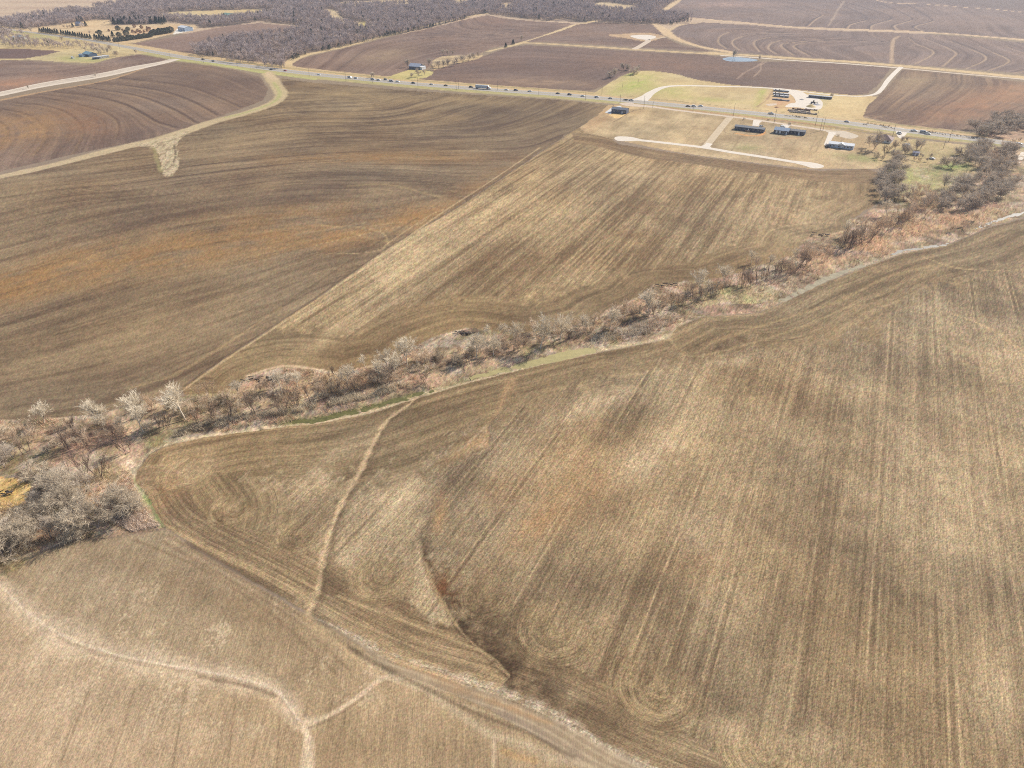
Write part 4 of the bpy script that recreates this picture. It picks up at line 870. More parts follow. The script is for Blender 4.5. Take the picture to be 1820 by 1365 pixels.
# ================================================================== MESH BUILDER
class MB:
    def __init__(s): s.v = []; s.f = []; s.m = []
    def quad(s, a, b, c, d, m=0):
        k = len(s.v); s.v += [a, b, c, d]; s.f.append((k, k + 1, k + 2, k + 3)); s.m.append(m)
    def poly(s, pts, m=0):
        k = len(s.v); s.v += list(pts); s.f.append(tuple(range(k, k + len(pts)))); s.m.append(m)
    def box(s, x0, x1, y0, y1, z0, z1, m=0):
        k = len(s.v)
        s.v += [(x0, y0, z0), (x1, y0, z0), (x1, y1, z0), (x0, y1, z0), (x0, y0, z1), (x1, y0, z1), (x1, y1, z1), (x0, y1, z1)]
        for f in [(0, 3, 2, 1), (4, 5, 6, 7), (0, 1, 5, 4), (1, 2, 6, 5), (2, 3, 7, 6), (3, 0, 4, 7)]:
            s.f.append(tuple(k + q for q in f)); s.m.append(m)
    def prism(s, prof, y0, y1, m=0, taper=None):
        """profile in x,z extruded along y"""
        k = len(s.v); n = len(prof)
        t = taper or [1] * n
        s.v += [(x, y0 * t[q], z) for q, (x, z) in enumerate(prof)] + [(x, y1 * t[q], z) for q, (x, z) in enumerate(prof)]
        for q in range(n):
            r = (q + 1) % n
            s.f.append((k + q, k + n + q, k + n + r, k + r)); s.m.append(m)
        s.f.append(tuple(k + q for q in range(n))); s.m.append(m)
        s.f.append(tuple(k + n + q for q in reversed(range(n)))); s.m.append(m)
    def tube(s, pts, rad, sides=5, m=0, cap=True):
        k0 = len(s.v)
        pts = [Vector(p) for p in pts]
        for q, p in enumerate(pts):
            d = (pts[min(q + 1, len(pts) - 1)] - pts[max(q - 1, 0)]).normalized()
            u = d.orthogonal().normalized(); v_ = d.cross(u)
            r = rad[q] if hasattr(rad, '__len__') else rad
            for j in range(sides):
                a = 2 * math.pi * j / sides
                s.v.append(tuple(p + u * math.cos(a) * r + v_ * math.sin(a) * r))
        for q in range(len(pts) - 1):
            for j in range(sides):
                a = k0 + q * sides + j; b = k0 + q * sides + (j + 1) % sides
                s.f.append((a, b, b + sides, a + sides)); s.m.append(m)
        if cap:
            s.f.append(tuple(k0 + (len(pts) - 1) * sides + j for j in range(sides))); s.m.append(m)
            s.f.append(tuple(k0 + j for j in reversed(range(sides)))); s.m.append(m)
    def mesh(s, name, mats, smooth_=False):
        me = bpy.data.meshes.new(name); me.from_pydata([tuple(map(float, p)) for p in s.v], [], s.f)
        for q in (mats if isinstance(mats, (list, tuple)) else [mats]): me.materials.append(q)
        if any(s.m): me.polygons.foreach_set('material_index', s.m)
        if smooth_: me.polygons.foreach_set('use_smooth', [True] * len(s.f))
        me.update()
        return me
def empty(name, x, y, z=0, rz=0, s=1.0):
    o = bpy.data.objects.new(name, None); S.collection.objects.link(o)
    o.location = (x, y, z); o.rotation_euler = (0, 0, rz); o.scale = (s, s, s) if not hasattr(s, '__len__') else s
    o.empty_display_size = .5
    return o
def tag(o, label, cat, group=None):
    o['label'] = label; o['category'] = cat
    if group: o['group'] = group
WORDN = ['first', 'second', 'third', 'fourth', 'fifth', 'sixth', 'seventh', 'eighth', 'ninth', 'tenth', 'eleventh', 'twelfth']
def nth(n):
    if n < 12: return WORDN[n]
    k = n + 1
    return '%d%s' % (k, 'th' if 10 <= k % 100 <= 20 else {1: 'st', 2: 'nd', 3: 'rd'}.get(k % 10, 'th'))

# ================================================================== TREES
def rdir(d, spread, up, rnd):
    v = Vector((rnd.gauss(0, 1), rnd.gauss(0, 1), rnd.gauss(0, 1))).normalized()
    return (d + v * spread + Vector((0, 0, up))).normalized()
def bare_tree(seed, h=10, stems=1, lean=.1, w=.5, kids=(6, 4, 4), twigs=5, tw=.05, tl=1.4, r0=.3, start=.35, curl=.12, up=.15, spread=.75, twig_lvl=2, umbrella=0.0):
    """trunk-and-limb mesh plus a crown of fine twigs, height h"""
    rnd = random.Random(seed)
    T = MB(); C = MB()
    def twig(p, d, L, wd):
        k = len(C.v)
        u = d.orthogonal().normalized() * wd; v_ = d.cross(u).normalized() * wd
        e = p + d * L + Vector((rnd.gauss(0, .12), rnd.gauss(0, .12), 0)) * L
        C.v.extend([tuple(p + u), tuple(p - u * .5 + v_ * .87), tuple(p - u * .5 - v_ * .87), tuple(e)])
        C.f.extend([(k, k + 1, k + 3), (k + 1, k + 2, k + 3), (k + 2, k, k + 3)]); C.m.extend([0, 0, 0])
    def grow(p, d, L, r, lvl):
        seg = 4 if lvl == 0 else 3 if lvl == 1 else 2
        pts = [p]; dd = d
        for q in range(seg):
            dd = rdir(dd, curl, up * (.5 if lvl == 0 else 1), rnd)
            pts.append(pts[-1] + dd * L / seg)
        r1 = r * .45 if lvl < 2 else r * .35
        T.tube(pts, [r + (r1 - r) * q / seg for q in range(seg + 1)], 5 if lvl == 0 else 4 if lvl == 1 else 3, cap=False)
        def at(t):
            t = min(t * seg, seg - 1e-6); q = int(t); return pts[q].lerp(pts[q + 1], t - q)
        if lvl < len(kids):
            for q in range(kids[lvl]):
                t = start + (1 - start) * (q + rnd.random() * .8) / kids[lvl] if lvl == 0 else .25 + .75 * (q + rnd.random()) / kids[lvl]
                nd = rdir(dd, spread * rnd.uniform(.8, 1.25), umbrella, rnd)
                grow(at(min(t, 1)), nd, L * rnd.uniform(.5, .72) * (1.1 - .35 * t if lvl == 0 else 1), r * (.55 if lvl == 0 else .5), lvl + 1)
        if lvl >= twig_lvl:
            for q in range(twigs):
                t = .15 + .85 * rnd.random()
                twig(at(t), rdir(dd, spread * 1.1, .1, rnd), tl * rnd.uniform(.5, 1.2), tw)
    for s_ in range(stems):
        a = rnd.random() * 6.28
        ln = lean if stems == 1 else lean + w * .35
        d = Vector((math.cos(a) * ln, math.sin(a) * ln, 1)).normalized()
        p = Vector((0, 0, -.4)) if stems == 1 else Vector((rnd.gauss(0, w * .8), rnd.gauss(0, w * .8), -.4))
        b0 = len(T.v)
        grow(p, d, h * (.62 if stems == 1 else rnd.uniform(.5, .75)), r0 * (1 if stems == 1 else .6), 0)
        if b0: T.f.append((0, 1, b0)); T.m.append(0)     # link triangle below the ground ties each stem to the first
    zmax = max(q[2] for q in C.v + T.v)
    k = h / zmax
    for M in (T, C): M.v = [(a * k, b * k, c * k) for a, b, c in M.v]
    return T, C
BARK_PALE = mat('bark_pale', alb(228, 212, 188), .85, noise=.12, nscale=2)
TWIG_PALE = mat('twigs_pale', alb(250, 234, 206), .85, noise=.12, nscale=.5)
BARK_DARK = mat('bark_dark', alb(116, 98, 88), .9, noise=.25, nscale=2)
TWIG_DARK = mat('twigs_dark', alb(190, 164, 138), .9, noise=.2, nscale=.5)
BARK_GREY = mat('bark_grey', alb(166, 150, 138), .9, noise=.2, nscale=2)
TWIG_GREY = mat('twigs_grey', alb(230, 212, 188), .9, noise=.2, nscale=.4)
TWIG_RED = mat('twigs_reddish', alb(248, 222, 190), .9, noise=.18, nscale=.4)
BARK_RED = mat('bark_reddish', alb(164, 136, 118), .9, noise=.2, nscale=2)
TWIG_OLIVE = mat('twigs_greyed', alb(218, 200, 172), .9, noise=.2, nscale=.4)
CEDAR = mat('cedar_leaves', (.035, .058, .034), .8, noise=.4, nscale=.9)
CEDAR2 = mat('juniper_leaves', (.085, .095, .05), .85, noise=.35, nscale=.9)
RUST = mat('rust_leaves', (.25, .11, .05), .9, noise=.35, nscale=.9)
PROT = {}
def proto(kind, n, trunk_mat, twig_mat, **kw):
    L = []
    for q in range(n):
        T, C = bare_tree(hash(kind) % 1 + q * 13 + len(PROT) * 101 + 5, **kw)
        L.append((T.mesh('trunk', trunk_mat, True), C.mesh('crown', twig_mat), kw['h']))
    PROT[kind] = L
proto('pale', 4, BARK_PALE, TWIG_PALE, h=12, stems=1, lean=.12, kids=(9, 5, 3), twigs=6, tw=.035, tl=1.5, r0=.24, start=.4, up=.1, spread=.7)
proto('grey', 4, BARK_GREY, TWIG_GREY, h=10, stems=1, lean=.15, kids=(11, 6, 3), twigs=6, tw=.026, tl=1.5, r0=.18, start=.18, up=.14, spread=.75)
proto('dark', 4, BARK_DARK, TWIG_DARK, h=9, stems=4, lean=.1, w=.9, kids=(5, 4), twigs=4, tw=.03, tl=1.1, r0=.17, start=.35, up=.2, spread=.5, curl=.16, twig_lvl=1)
proto('stem', 3, BARK_DARK, TWIG_DARK, h=9, stems=2, lean=.1, w=.5, kids=(4, 2), twigs=3, tw=.035, tl=.9, r0=.17, start=.4, up=.25, spread=.4, curl=.12, twig_lvl=1)
proto('willow', 4, BARK_RED, TWIG_RED, h=6, stems=6, lean=.25, w=1.1, kids=(6, 5), twigs=6, tw=.018, tl=1.3, r0=.055, start=.2, up=.25, spread=.5, twig_lvl=1)
proto('shrub', 3, BARK_GREY, TWIG_OLIVE, h=4, stems=5, lean=.25, w=1.1, kids=(5, 4), twigs=6, tw=.04, tl=1.0, r0=.08, start=.15, up=.1, spread=.7, twig_lvl=1)
proto('redstem', 4, BARK_RED, TWIG_RED, h=8, stems=4, lean=.2, w=1.0, kids=(6, 4), twigs=5, tw=.02, tl=1.2, r0=.10, start=.3, up=.22, spread=.5, twig_lvl=1)
proto('big', 3, BARK_DARK, TWIG_GREY, h=13, stems=2, lean=.35, w=1.2, kids=(9, 6, 4), twigs=7, tw=.032, tl=1.5, r0=.38, start=.12, up=.10, spread=.85, curl=.2)
def leafy(seed, h, rx, m, n=1500, cone=.0, size=.28, trunk=.25):
    rnd = random.Random(seed); C = MB(); T = MB()
    lob = [(rnd.uniform(0, 6.28), rnd.uniform(.15, .95), rnd.uniform(.75, 1.18)) for _ in range(9)]
    for q in range(n):
        t = rnd.random() ** .8
        a = rnd.uniform(0, 6.28)
        rr = rx * (1 - t) ** .55 * (1 - cone * t) if cone else rx * math.sqrt(max(.05, 1 - (2 * t - .85) ** 2 * .9))
        for la, lt, ls in lob:
            dd = abs((a - la + 3.14) % 6.28 - 3.14)
            if dd < .8 and abs(t - lt) < .2: rr *= ls
        rr *= rnd.random() ** .28
        p = Vector((math.cos(a) * rr, math.sin(a) * rr, h * (.06 + .94 * t)))
        e1 = Vector((rnd.gauss(0, 1), rnd.gauss(0, 1), rnd.gauss(0, 1))).normalized() * size * rnd.uniform(.6, 1.4)
        e2 = Vector((rnd.gauss(0, 1), rnd.gauss(0, 1), rnd.gauss(0, 1))).normalized() * size * rnd.uniform(.6, 1.4)
        k = len(C.v); C.v += [tuple(p - e1), tuple(p + e1), tuple(p + e2)]; C.f.append((k, k + 1, k + 2)); C.m.append(0)
    T.tube([(0, 0, -.3), (0, 0, h * .75)], [trunk, .05], 5)
    return T.mesh('trunk', BARK_DARK, True), C.mesh('crown', m), h
proto('thicket', 3, BARK_GREY, TWIG_OLIVE, h=12, stems=2, lean=.35, w=1.2, kids=(9, 6, 4), twigs=7, tw=.028, tl=1.6, r0=.32, start=.12, up=.10, spread=.9, curl=.2)
PROT['cedar'] = [leafy(s_, 7, 2.3, CEDAR, cone=.35) for s_ in (1, 2, 3)]
PROT['juniper'] = [leafy(s_, 5, 2.3, CEDAR2) for s_ in (4, 5, 6)]
PROT['rust'] = [leafy(s_, 4, 1.8, RUST, n=700) for s_ in (7, 8)]
TREES = []
def tree(kind, u, v, h, zone, rz=None, wide=1.0, look=None):
    x, y = P(u, v)
    L = PROT[kind]; k = rng.integers(len(L)); T, C, h0 = L[k]
    s = h / h0
    z = float(creek_z(x, y)[0]) if zone in ('creek', 'corner') else 0.0
    nm = {'pale': 'pale_tree', 'grey': 'bare_tree', 'dark': 'dark_tree', 'stem': 'dark_tree', 'willow': 'willow_shrub', 'shrub': 'bare_shrub', 'redstem': 'willow_tree', 'big': 'bare_tree', 'thicket': 'bare_tree', 'cedar': 'cedar_tree', 'juniper': 'juniper_tree', 'rust': 'shrub'}[kind]
    e = empty(nm, x, y, z, rng.uniform(0, 6.28) if rz is None else rz, (s * wide, s * wide, s))
    link('trunk', T, e); link('crown', C, e)
    TREES.append((e, look or kind, zone, u, v, h))
    return e
# ---- creek-side trees: surveyed ones first (foot px, top row px)
CT = [('pale', 255, 767, 722), ('pale', 330, 747, 686), ('pale', 650, 655, 632), ('pale', 724, 650, 604), ('pale', 700, 668, 630), ('pale', 847, 637, 594), ('pale', 960, 619, 567), ('pale', 995, 604, 560), ('pale', 913, 612, 578),
      ('pale', 1082, 586, 546), ('pale', 1153, 562, 518), ('pale', 1243, 520, 482), ('pale', 1288, 508, 474), ('pale', 1335, 470, 448), ('pale', 690, 655, 622), ('pale', 185, 765, 738), ('pale', 1500, 420, 396), ('pale', 1575, 384, 356), ('pale', 870, 600, 578),
      ('dark', 630, 697, 657), ('dark', 665, 680, 655), ('dark', 596, 703, 672), ('stem', 551, 714, 680), ('stem', 566, 704, 680), ('dark', 688, 691, 663), ('dark', 753, 680, 656), ('dark', 835, 646, 618), ('stem', 895, 628, 598), ('stem', 913, 625, 594), ('dark', 930, 618, 592), ('dark', 1012, 603, 579), ('dark', 1051, 592, 578), ('dark', 1103, 579, 564), ('dark', 1124, 570, 546),
      ('dark', 1160, 562, 532), ('dark', 1172, 556, 535), ('stem', 1191, 551, 528), ('stem', 1206, 546, 520), ('stem', 1216, 543, 512), ('stem', 1226, 540, 508), ('stem', 1238, 538, 505), ('stem', 1250, 534, 505), ('stem', 1262, 531, 500), ('dark', 1272, 528, 512), ('stem', 1286, 522, 496),
      ('stem', 1317, 512, 474), ('stem', 1324, 510, 478), ('dark', 1332, 512, 480), ('stem', 1343, 506, 476), ('stem', 1352, 500, 478), ('dark', 1360, 500, 478), ('dark', 1373, 495, 462), ('dark', 1386, 488, 462), ('redstem', 1400, 486, 455), ('redstem', 1410, 484, 455), ('dark', 1422, 478, 440), ('redstem', 1430, 470, 430), ('redstem', 1450, 468, 440), ('redstem', 1470, 462, 436),
      ('dark', 1502, 440, 400), ('dark', 1512, 442, 396), ('redstem', 1520, 438, 398), ('dark', 1533, 436, 392), ('redstem', 1545, 428, 388), ('redstem', 1560, 414, 376), ('redstem', 1577, 410, 374), ('dark', 1592, 402, 368), ('redstem', 1602, 398, 366), ('redstem', 1612, 392, 358), ('redstem', 1625, 386, 352), ('redstem', 1636, 380, 345), ('redstem', 1650, 372, 338), ('willow', 1690, 412, 396), ('willow', 1712, 404, 388), ('willow', 1730, 392, 376),
      ('stem', 160, 806, 775), ('dark', 225, 806, 770), ('dark', 178, 846, 800), ('dark', 150, 840, 800), ('stem', 120, 838, 812), ('dark', 145, 796, 765), ('dark', 50, 805, 768), ('dark', 300, 758, 725), ('dark', 285, 762, 735), ('dark', 378, 742, 708), ('dark', 412, 740, 700), ('dark', 448, 734, 694), ('dark', 502, 732, 700), ('dark', 490, 722, 690), ('dark', 530, 722, 692), ('dark', 350, 752, 724), ('dark', 200, 786, 752), ('dark', 120, 800, 760)]
for k, u, v, vt in CT:
    tree(k, u, v, min(17, tree_h(u, v, vt) * (1.15 if k == 'pale' else 1.04)), 'creek', wide=1.15 if k == 'pale' else 1.0)
AXIS = [(0, 775), (60, 775), (120, 780), (180, 770), (240, 752), (300, 738), (360, 728), (420, 722), (480, 710), (540, 696), (600, 690), (660, 676), (720, 658), (780, 645), (840, 632), (900, 615), (960, 602), (1020, 590), (1080, 575), (1140, 556), (1200, 538), (1260, 522), (1320, 500), (1380, 480), (1440, 456), (1500, 432), (1560, 405), (1620, 385)]
AXS = smooth(AXIS, 8)
rq = random.Random(3)
def axis_pt(t):
    t = t * (len(AXS) - 1); q = int(min(t, len(AXS) - 2)); return AXS[q] + (AXS[q + 1] - AXS[q]) * (t - q)
for q in range(92):
    t = (q + rq.random()) / 92
    p = axis_pt(t); sc = 26 * (1 - t * .55)
    dv = rq.uniform(-1.0, .75) * sc
    kind = rq.choices(['willow', 'shrub', 'dark', 'redstem', 'pale'], [4, 1.2, 1.6, 1.8, 2.4])[0]
    h = {'willow': 6.5, 'shrub': 4, 'dark': 8, 'redstem': 8.5, 'pale': 10}[kind] * rq.uniform(.7, 1.2)
    tree(kind, p[0] + rq.uniform(-6, 6), p[1] + dv, h, 'creek', wide=rq.uniform(1, 1.3))
# dense grey trees at the lower left corner
for u, v, h, k in [(185, 930, 13, 'big'), (205, 925, 12, 'big'), (150, 905, 12, 'big'), (110, 900, 12, 'big'), (160, 870, 9, 'grey'), (118, 868, 9, 'grey'), (75, 930, 10, 'big'), (48, 955, 10, 'big'), (20, 985, 11, 'big'), (-12, 1010, 11, 'big'), (8, 960, 9, 'grey'), (8, 830, 9, 'grey'), (-20, 845, 9, 'grey'), (25, 815, 8, 'grey'), (60, 850, 6, 'shrub'), (85, 862, 6, 'shrub'), (-10, 800, 8, 'grey'), (60, 900, 7, 'grey'), (232, 905, 6, 'shrub'), (140, 935, 9, 'big'), (20, 925, 5, 'shrub'), (-40, 980, 10, 'big'), (90, 955, 8, 'grey'), (215, 890, 7, 'grey')]:
    tree('thicket' if k == 'big' else k, u, v, h, 'corner', wide=1.3)
# grove at the right
def scatter(kinds, poly, n, h0, h1, zone, mind=3.0, seed=1, wide=1.1, xy=None):
    r = random.Random(seed); g = np.asarray(poly, float); out = []
    gx, gy = G(g[:, 0], g[:, 1]); gg = np.stack([gx, gy], 1)
    tries = 0
    while len(out) < n and tries < n * 60:
        tries += 1
        x = r.uniform(gx.min(), gx.max()); y = r.uniform(gy.min(), gy.max())
        if not inpoly(gg, np.array([x]), np.array([y]))[0]: continue
        if any((x - a) ** 2 + (y - b) ** 2 < mind * mind for a, b in out): continue
        out.append((x, y))
    for x, y in out:
        # back to survey pixel
        zc = y * cp + CAM_H * sp
        u = 910 + FPX * x / zc; v = 682.5 + FPX * (CAM_H * cp - y * sp) / zc
        tree(r.choice(kinds), u, v, r.uniform(h0, h1), zone, wide=wide)
for u, v, vt, k, wd in [(1553, 266, 224, 'grey', 1.0), (1545, 262, 236, 'grey', 1), (1572, 277, 250, 'dark', 1.3), (1590, 268, 246, 'grey', 1), (1600, 256, 240, 'grey', 1), (1628, 270, 244, 'grey', 1.2), (1636, 266, 246, 'grey', 1.1), (1687, 297, 268, 'big', .9), (1677, 335, 304, 'grey', 1.1), (1713, 316, 296, 'stem', 1), (1722, 314, 296, 'stem', 1), (1612, 250, 242, 'shrub', 1), (1560, 282, 270, 'shrub', 1.2), (1535, 272, 262, 'shrub', 1.2)]:
    tree(k, u, v, tree_h(u, v, vt), 'yard', wide=wd)
scatter(['grey', 'grey', 'big'], [(1592, 272), (1612, 272), (1606, 300), (1596, 330), (1588, 356), (1556, 362), (1562, 335), (1576, 305)], 27, 8, 11, 'hedgerow', 3.6, 5, 1.35)
scatter(['grey', 'grey', 'big', 'redstem'], [(1704, 272), (1735, 262), (1792, 262), (1806, 285), (1800, 315), (1795, 345), (1780, 362), (1740, 372), (1700, 376), (1668, 362), (1672, 345), (1700, 340), (1716, 330), (1734, 302), (1715, 290)], 74, 8, 12, 'grove', 4.6, 6, 1.4)
scatter(['redstem', 'grey', 'willow'], [(1606, 348), (1640, 342), (1662, 350), (1652, 372), (1630, 376), (1604, 360)], 14, 6, 9, 'grove', 4, 7, 1.35)
scatter(['grey', 'willow'], [(1620, 286), (1650, 290), (1662, 280), (1656, 272), (1640, 276)], 6, 3, 5, 'yard', 4, 8, 1.2)
scatter(['grey', 'big'], [(1735, 236), (1750, 222), (1780, 212), (1830, 206), (1880, 212), (1880, 240), (1800, 232), (1770, 242), (1745, 244)], 34, 8, 12, 'far bank', 5, 9, 1.45)
for u, v, h, k in [(1745, 243, 6, 'shrub'), (1800, 254, 4, 'willow'), (1812, 252, 5, 'willow')]: tree(k, u, v, h, 'far bank')
# trees round the far barn
for u, v, vt, k in [(724, 120, 103, 'grey'), (745, 136, 118, 'grey'), (755, 133, 121, 'grey'), (762, 118, 101, 'grey'), (754, 122, 110, 'grey'), (664, 138, 126, 'grey'), (660, 138, 127, 'grey'), (731, 139, 128, 'grey'), (770, 124, 110, 'grey'), (780, 121, 105, 'grey'), (788, 120, 104, 'grey'), (796, 119, 102, 'grey'), (806, 118, 104, 'grey'), (812, 114, 98, 'grey'), (824, 112, 96, 'grey'), (833, 109, 94, 'grey'), (842, 106, 92, 'grey'), (850, 102, 90, 'grey'), (788, 99, 86, 'grey'), (796, 98, 86, 'grey'), (804, 98, 88, 'grey'), (818, 108, 96, 'grey')]:
    tree(k, u, v, tree_h(u, v, vt) * 1.0, 'barn', wide=1.25)
for u, v, h in [(899, 84.5, 7), (912, 79.5, 8)]: tree('cedar', u, v, h, 'far lane', wide=1.4)
tree('grey', 926, 74, 11, 'far lane')
for u, v, vt, k in [(1085, 140, 124, 'big'), (1090, 137, 118, 'grey'), (1093, 136, 120, 'grey'), (1110, 125, 110, 'big'), (1116, 127, 111, 'grey'), (1126, 132, 114, 'big'), (1137, 124, 113, 'grey'), (1105, 122, 111, 'grey'), (1106, 159, 147, 'stem'), (1134, 152, 138, 'stem')]:
    tree(k, u, v, tree_h(u, v, vt), 'meadow', wide=1.15 if k != 'stem' else .7)
for u, v, h in [(1303, 104, 12), (1306, 103.5, 14), (1350, 107, 8)]: tree('grey', u, v, h, 'pond', wide=.8)
for u, v, h in [(1478, 172, 4), (1366, 214, 2.2), (1322, 212.5, 2), (1404, 222, 2.2), (1490, 242, 2.2), (1508, 262, 2)]: tree('shrub', u, v, h, 'new houses')
# farmstead planting at the upper left
def rowof(kind, a, b, n, h, zone, jit=.4, wide=1.2):
    for q in range(n):
        t = (q + .5) / n
        tree(kind, a[0] + (b[0] - a[0]) * t + rq.uniform(-jit, jit), a[1] + (b[1] - a[1]) * t + rq.uniform(-jit, jit) * .3, h * rq.uniform(.85, 1.15), zone, wide=wide)
rowof('cedar', (70, 57.5), (105, 61.5), 9, 9, 'windbreak'); rowof('cedar', (108, 62), (163, 70), 13, 9, 'windbreak'); rowof('cedar', (168, 70.5), (197, 74), 7, 9, 'windbreak')
rowof('juniper', (203, 75), (270, 66), 14, 7, 'orchard', wide=1.4); rowof('juniper', (268, 64), (306, 58), 8, 10, 'orchard', wide=1.3)
for u, v, h, k in [(201, 66, 10, 'cedar'), (212, 66, 8, 'juniper'), (225, 63, 9, 'juniper'), (178, 62, 8, 'juniper'), (210, 54, 8, 'juniper'), (228, 55, 7, 'juniper'), (160, 61, 8, 'grey'), (153, 47, 9, 'cedar'), (130, 49, 8, 'cedar'), (171, 59, 3, 'juniper'), (194, 56, 4, 'rust'), (239, 49, 6, 'rust'), (252, 51, 6, 'rust'), (262, 52, 5, 'rust'), (266, 53, 5, 'rust'), (245, 57, 5, 'rust'), (241, 59, 4, 'rust'), (250, 59, 5, 'rust'), (256, 58, 4, 'rust'), (262, 56, 4, 'rust'), (236, 58, 5, 'rust'), (218, 55, 4, 'rust'), (185, 43, 5, 'grey')]:
    tree(k, u, v, h, 'orchard', wide=1.3)
r2 = random.Random(9)
for q in range(26):
    t = q / 26; tree('cedar' if r2.random() < .72 else 'grey', 204 + 92 * t + r2.uniform(-2, 2), 44.5 - 1.5 * math.sin(t * 3) - r2.random() * 4, r2.uniform(10, 14), 'wood edge', wide=1.2)
for u, v, h in [(115, 50, 7), (120, 50.5, 8), (126, 50, 7), (148, 48, 9), (144, 49, 8), (56, 57, 9), (100, 54, 6)]: tree('grey', u, v, h, 'farmstead', wide=1.2)
for u, v, h in [(176, 95, 12), (186, 94, 12), (192, 96, 11), (205, 101, 10), (208, 100, 8), (152, 92, 8), (168, 93, 11), (180, 98, 10), (198, 92, 11), (243, 96, 8), (170, 137, 6), (51, 158, 5), (110, 74, 10)]: tree('grey', u, v, h, 'roadside', wide=1.1)

# ---- labels for every tree
LOOK = {'pale': ('tall white-limbed leafless tree', 'tree'), 'grey': ('round-crowned grey-brown leafless tree', 'tree'), 'big': ('large spreading leafless tree', 'tree'), 'thicket': ('wide tangled grey-tan leafless tree', 'tree'), 'dark': ('dark many-stemmed leafless tree', 'tree'), 'stem': ('slim few-stemmed dark tree', 'tree'),
        'willow': ('low reddish willow bush', 'bush'), 'shrub': ('low greyish leafless bush', 'bush'), 'redstem': ('reddish leafless willow tree', 'tree'), 'cedar': ('dark green cedar tree', 'tree'), 'juniper': ('grey-green evergreen tree', 'tree'), 'rust': ('rust brown leafy bush', 'bush')}
ZONE = {'creek': 'on the creek bank', 'corner': 'in the thicket at lower left', 'yard': 'around the brown-roofed house', 'hedgerow': 'in the hedgerow beside the stubble field', 'grove': 'in the grove above the creek', 'far bank': 'beyond the highway at right', 'barn': 'near the far barn', 'far lane': 'on the tan field lane', 'meadow': 'on the green meadow', 'pond': 'at the blue pond',
        'new houses': 'by the new houses', 'windbreak': 'in the farmstead windbreak row', 'orchard': 'in the farmstead orchard', 'wood edge': 'at the wood edge behind the farmstead', 'farmstead': 'behind the farmstead', 'roadside': 'near the gravel road farm'}
from collections import defaultdict
dd_ = defaultdict(list)
for t in TREES: dd_[(t[1], t[2])].append(t)
for (k, z), L in dd_.items():
    L.sort(key=lambda t: t[3])
    for q, t in enumerate(L):
        lb, cat = LOOK[k]
        if len(L) == 1: s_ = '%s %s' % (lb, ZONE[z])
        else: s_ = '%s %s from the left %s' % (nth(q), lb, ZONE[z])
        tag(t[0], s_, cat, '%s trees %s' % (k if k not in ('big', 'stem') else {'big': 'large', 'stem': 'slim'}[k], ZONE[z]))
print('TREES', len(TREES))

# ---- far woods: one mass, instanced from two small trees
def wood_source(seed, twm, h=10, ev=False):
    if ev:
        T, C, _ = leafy(seed, 8, 2.6, CEDAR, n=350, cone=.2, size=.45)
        return C
    T, C = bare_tree(seed, h=h, stems=1, kids=(5, 4), twigs=12, tw=.045, tl=1.9, r0=.25, start=.3, up=.08, spread=.85, twig_lvl=1)
    k = len(C.v); C.v += T.v; C.f += [tuple(a + k for a in f) for f in T.f]; C.m += [1] * len(T.f)
    return C.mesh('wood_tree_shape', [twm, WBARK])
WBARK = mat('wood_limbs', alb(170, 154, 146), .9)
WT = [mat('twigs_wood_a', alb(210, 192, 184), .9, noise=.2, nscale=.3), mat('twigs_wood_b', alb(196, 180, 174), .9, noise=.2, nscale=.3), mat('twigs_wood_c', alb(216, 194, 178), .9, noise=.2, nscale=.3)]
SRC = []
for q in range(6):
    SRC.append(bpy.data.objects.new('wood_tree_shape', wood_source(50 + q, WT[q % 3], 10)))
for q in range(2):
    SRC.append(bpy.data.objects.new('wood_cedar_shape', wood_source(80 + q, None, ev=True)))
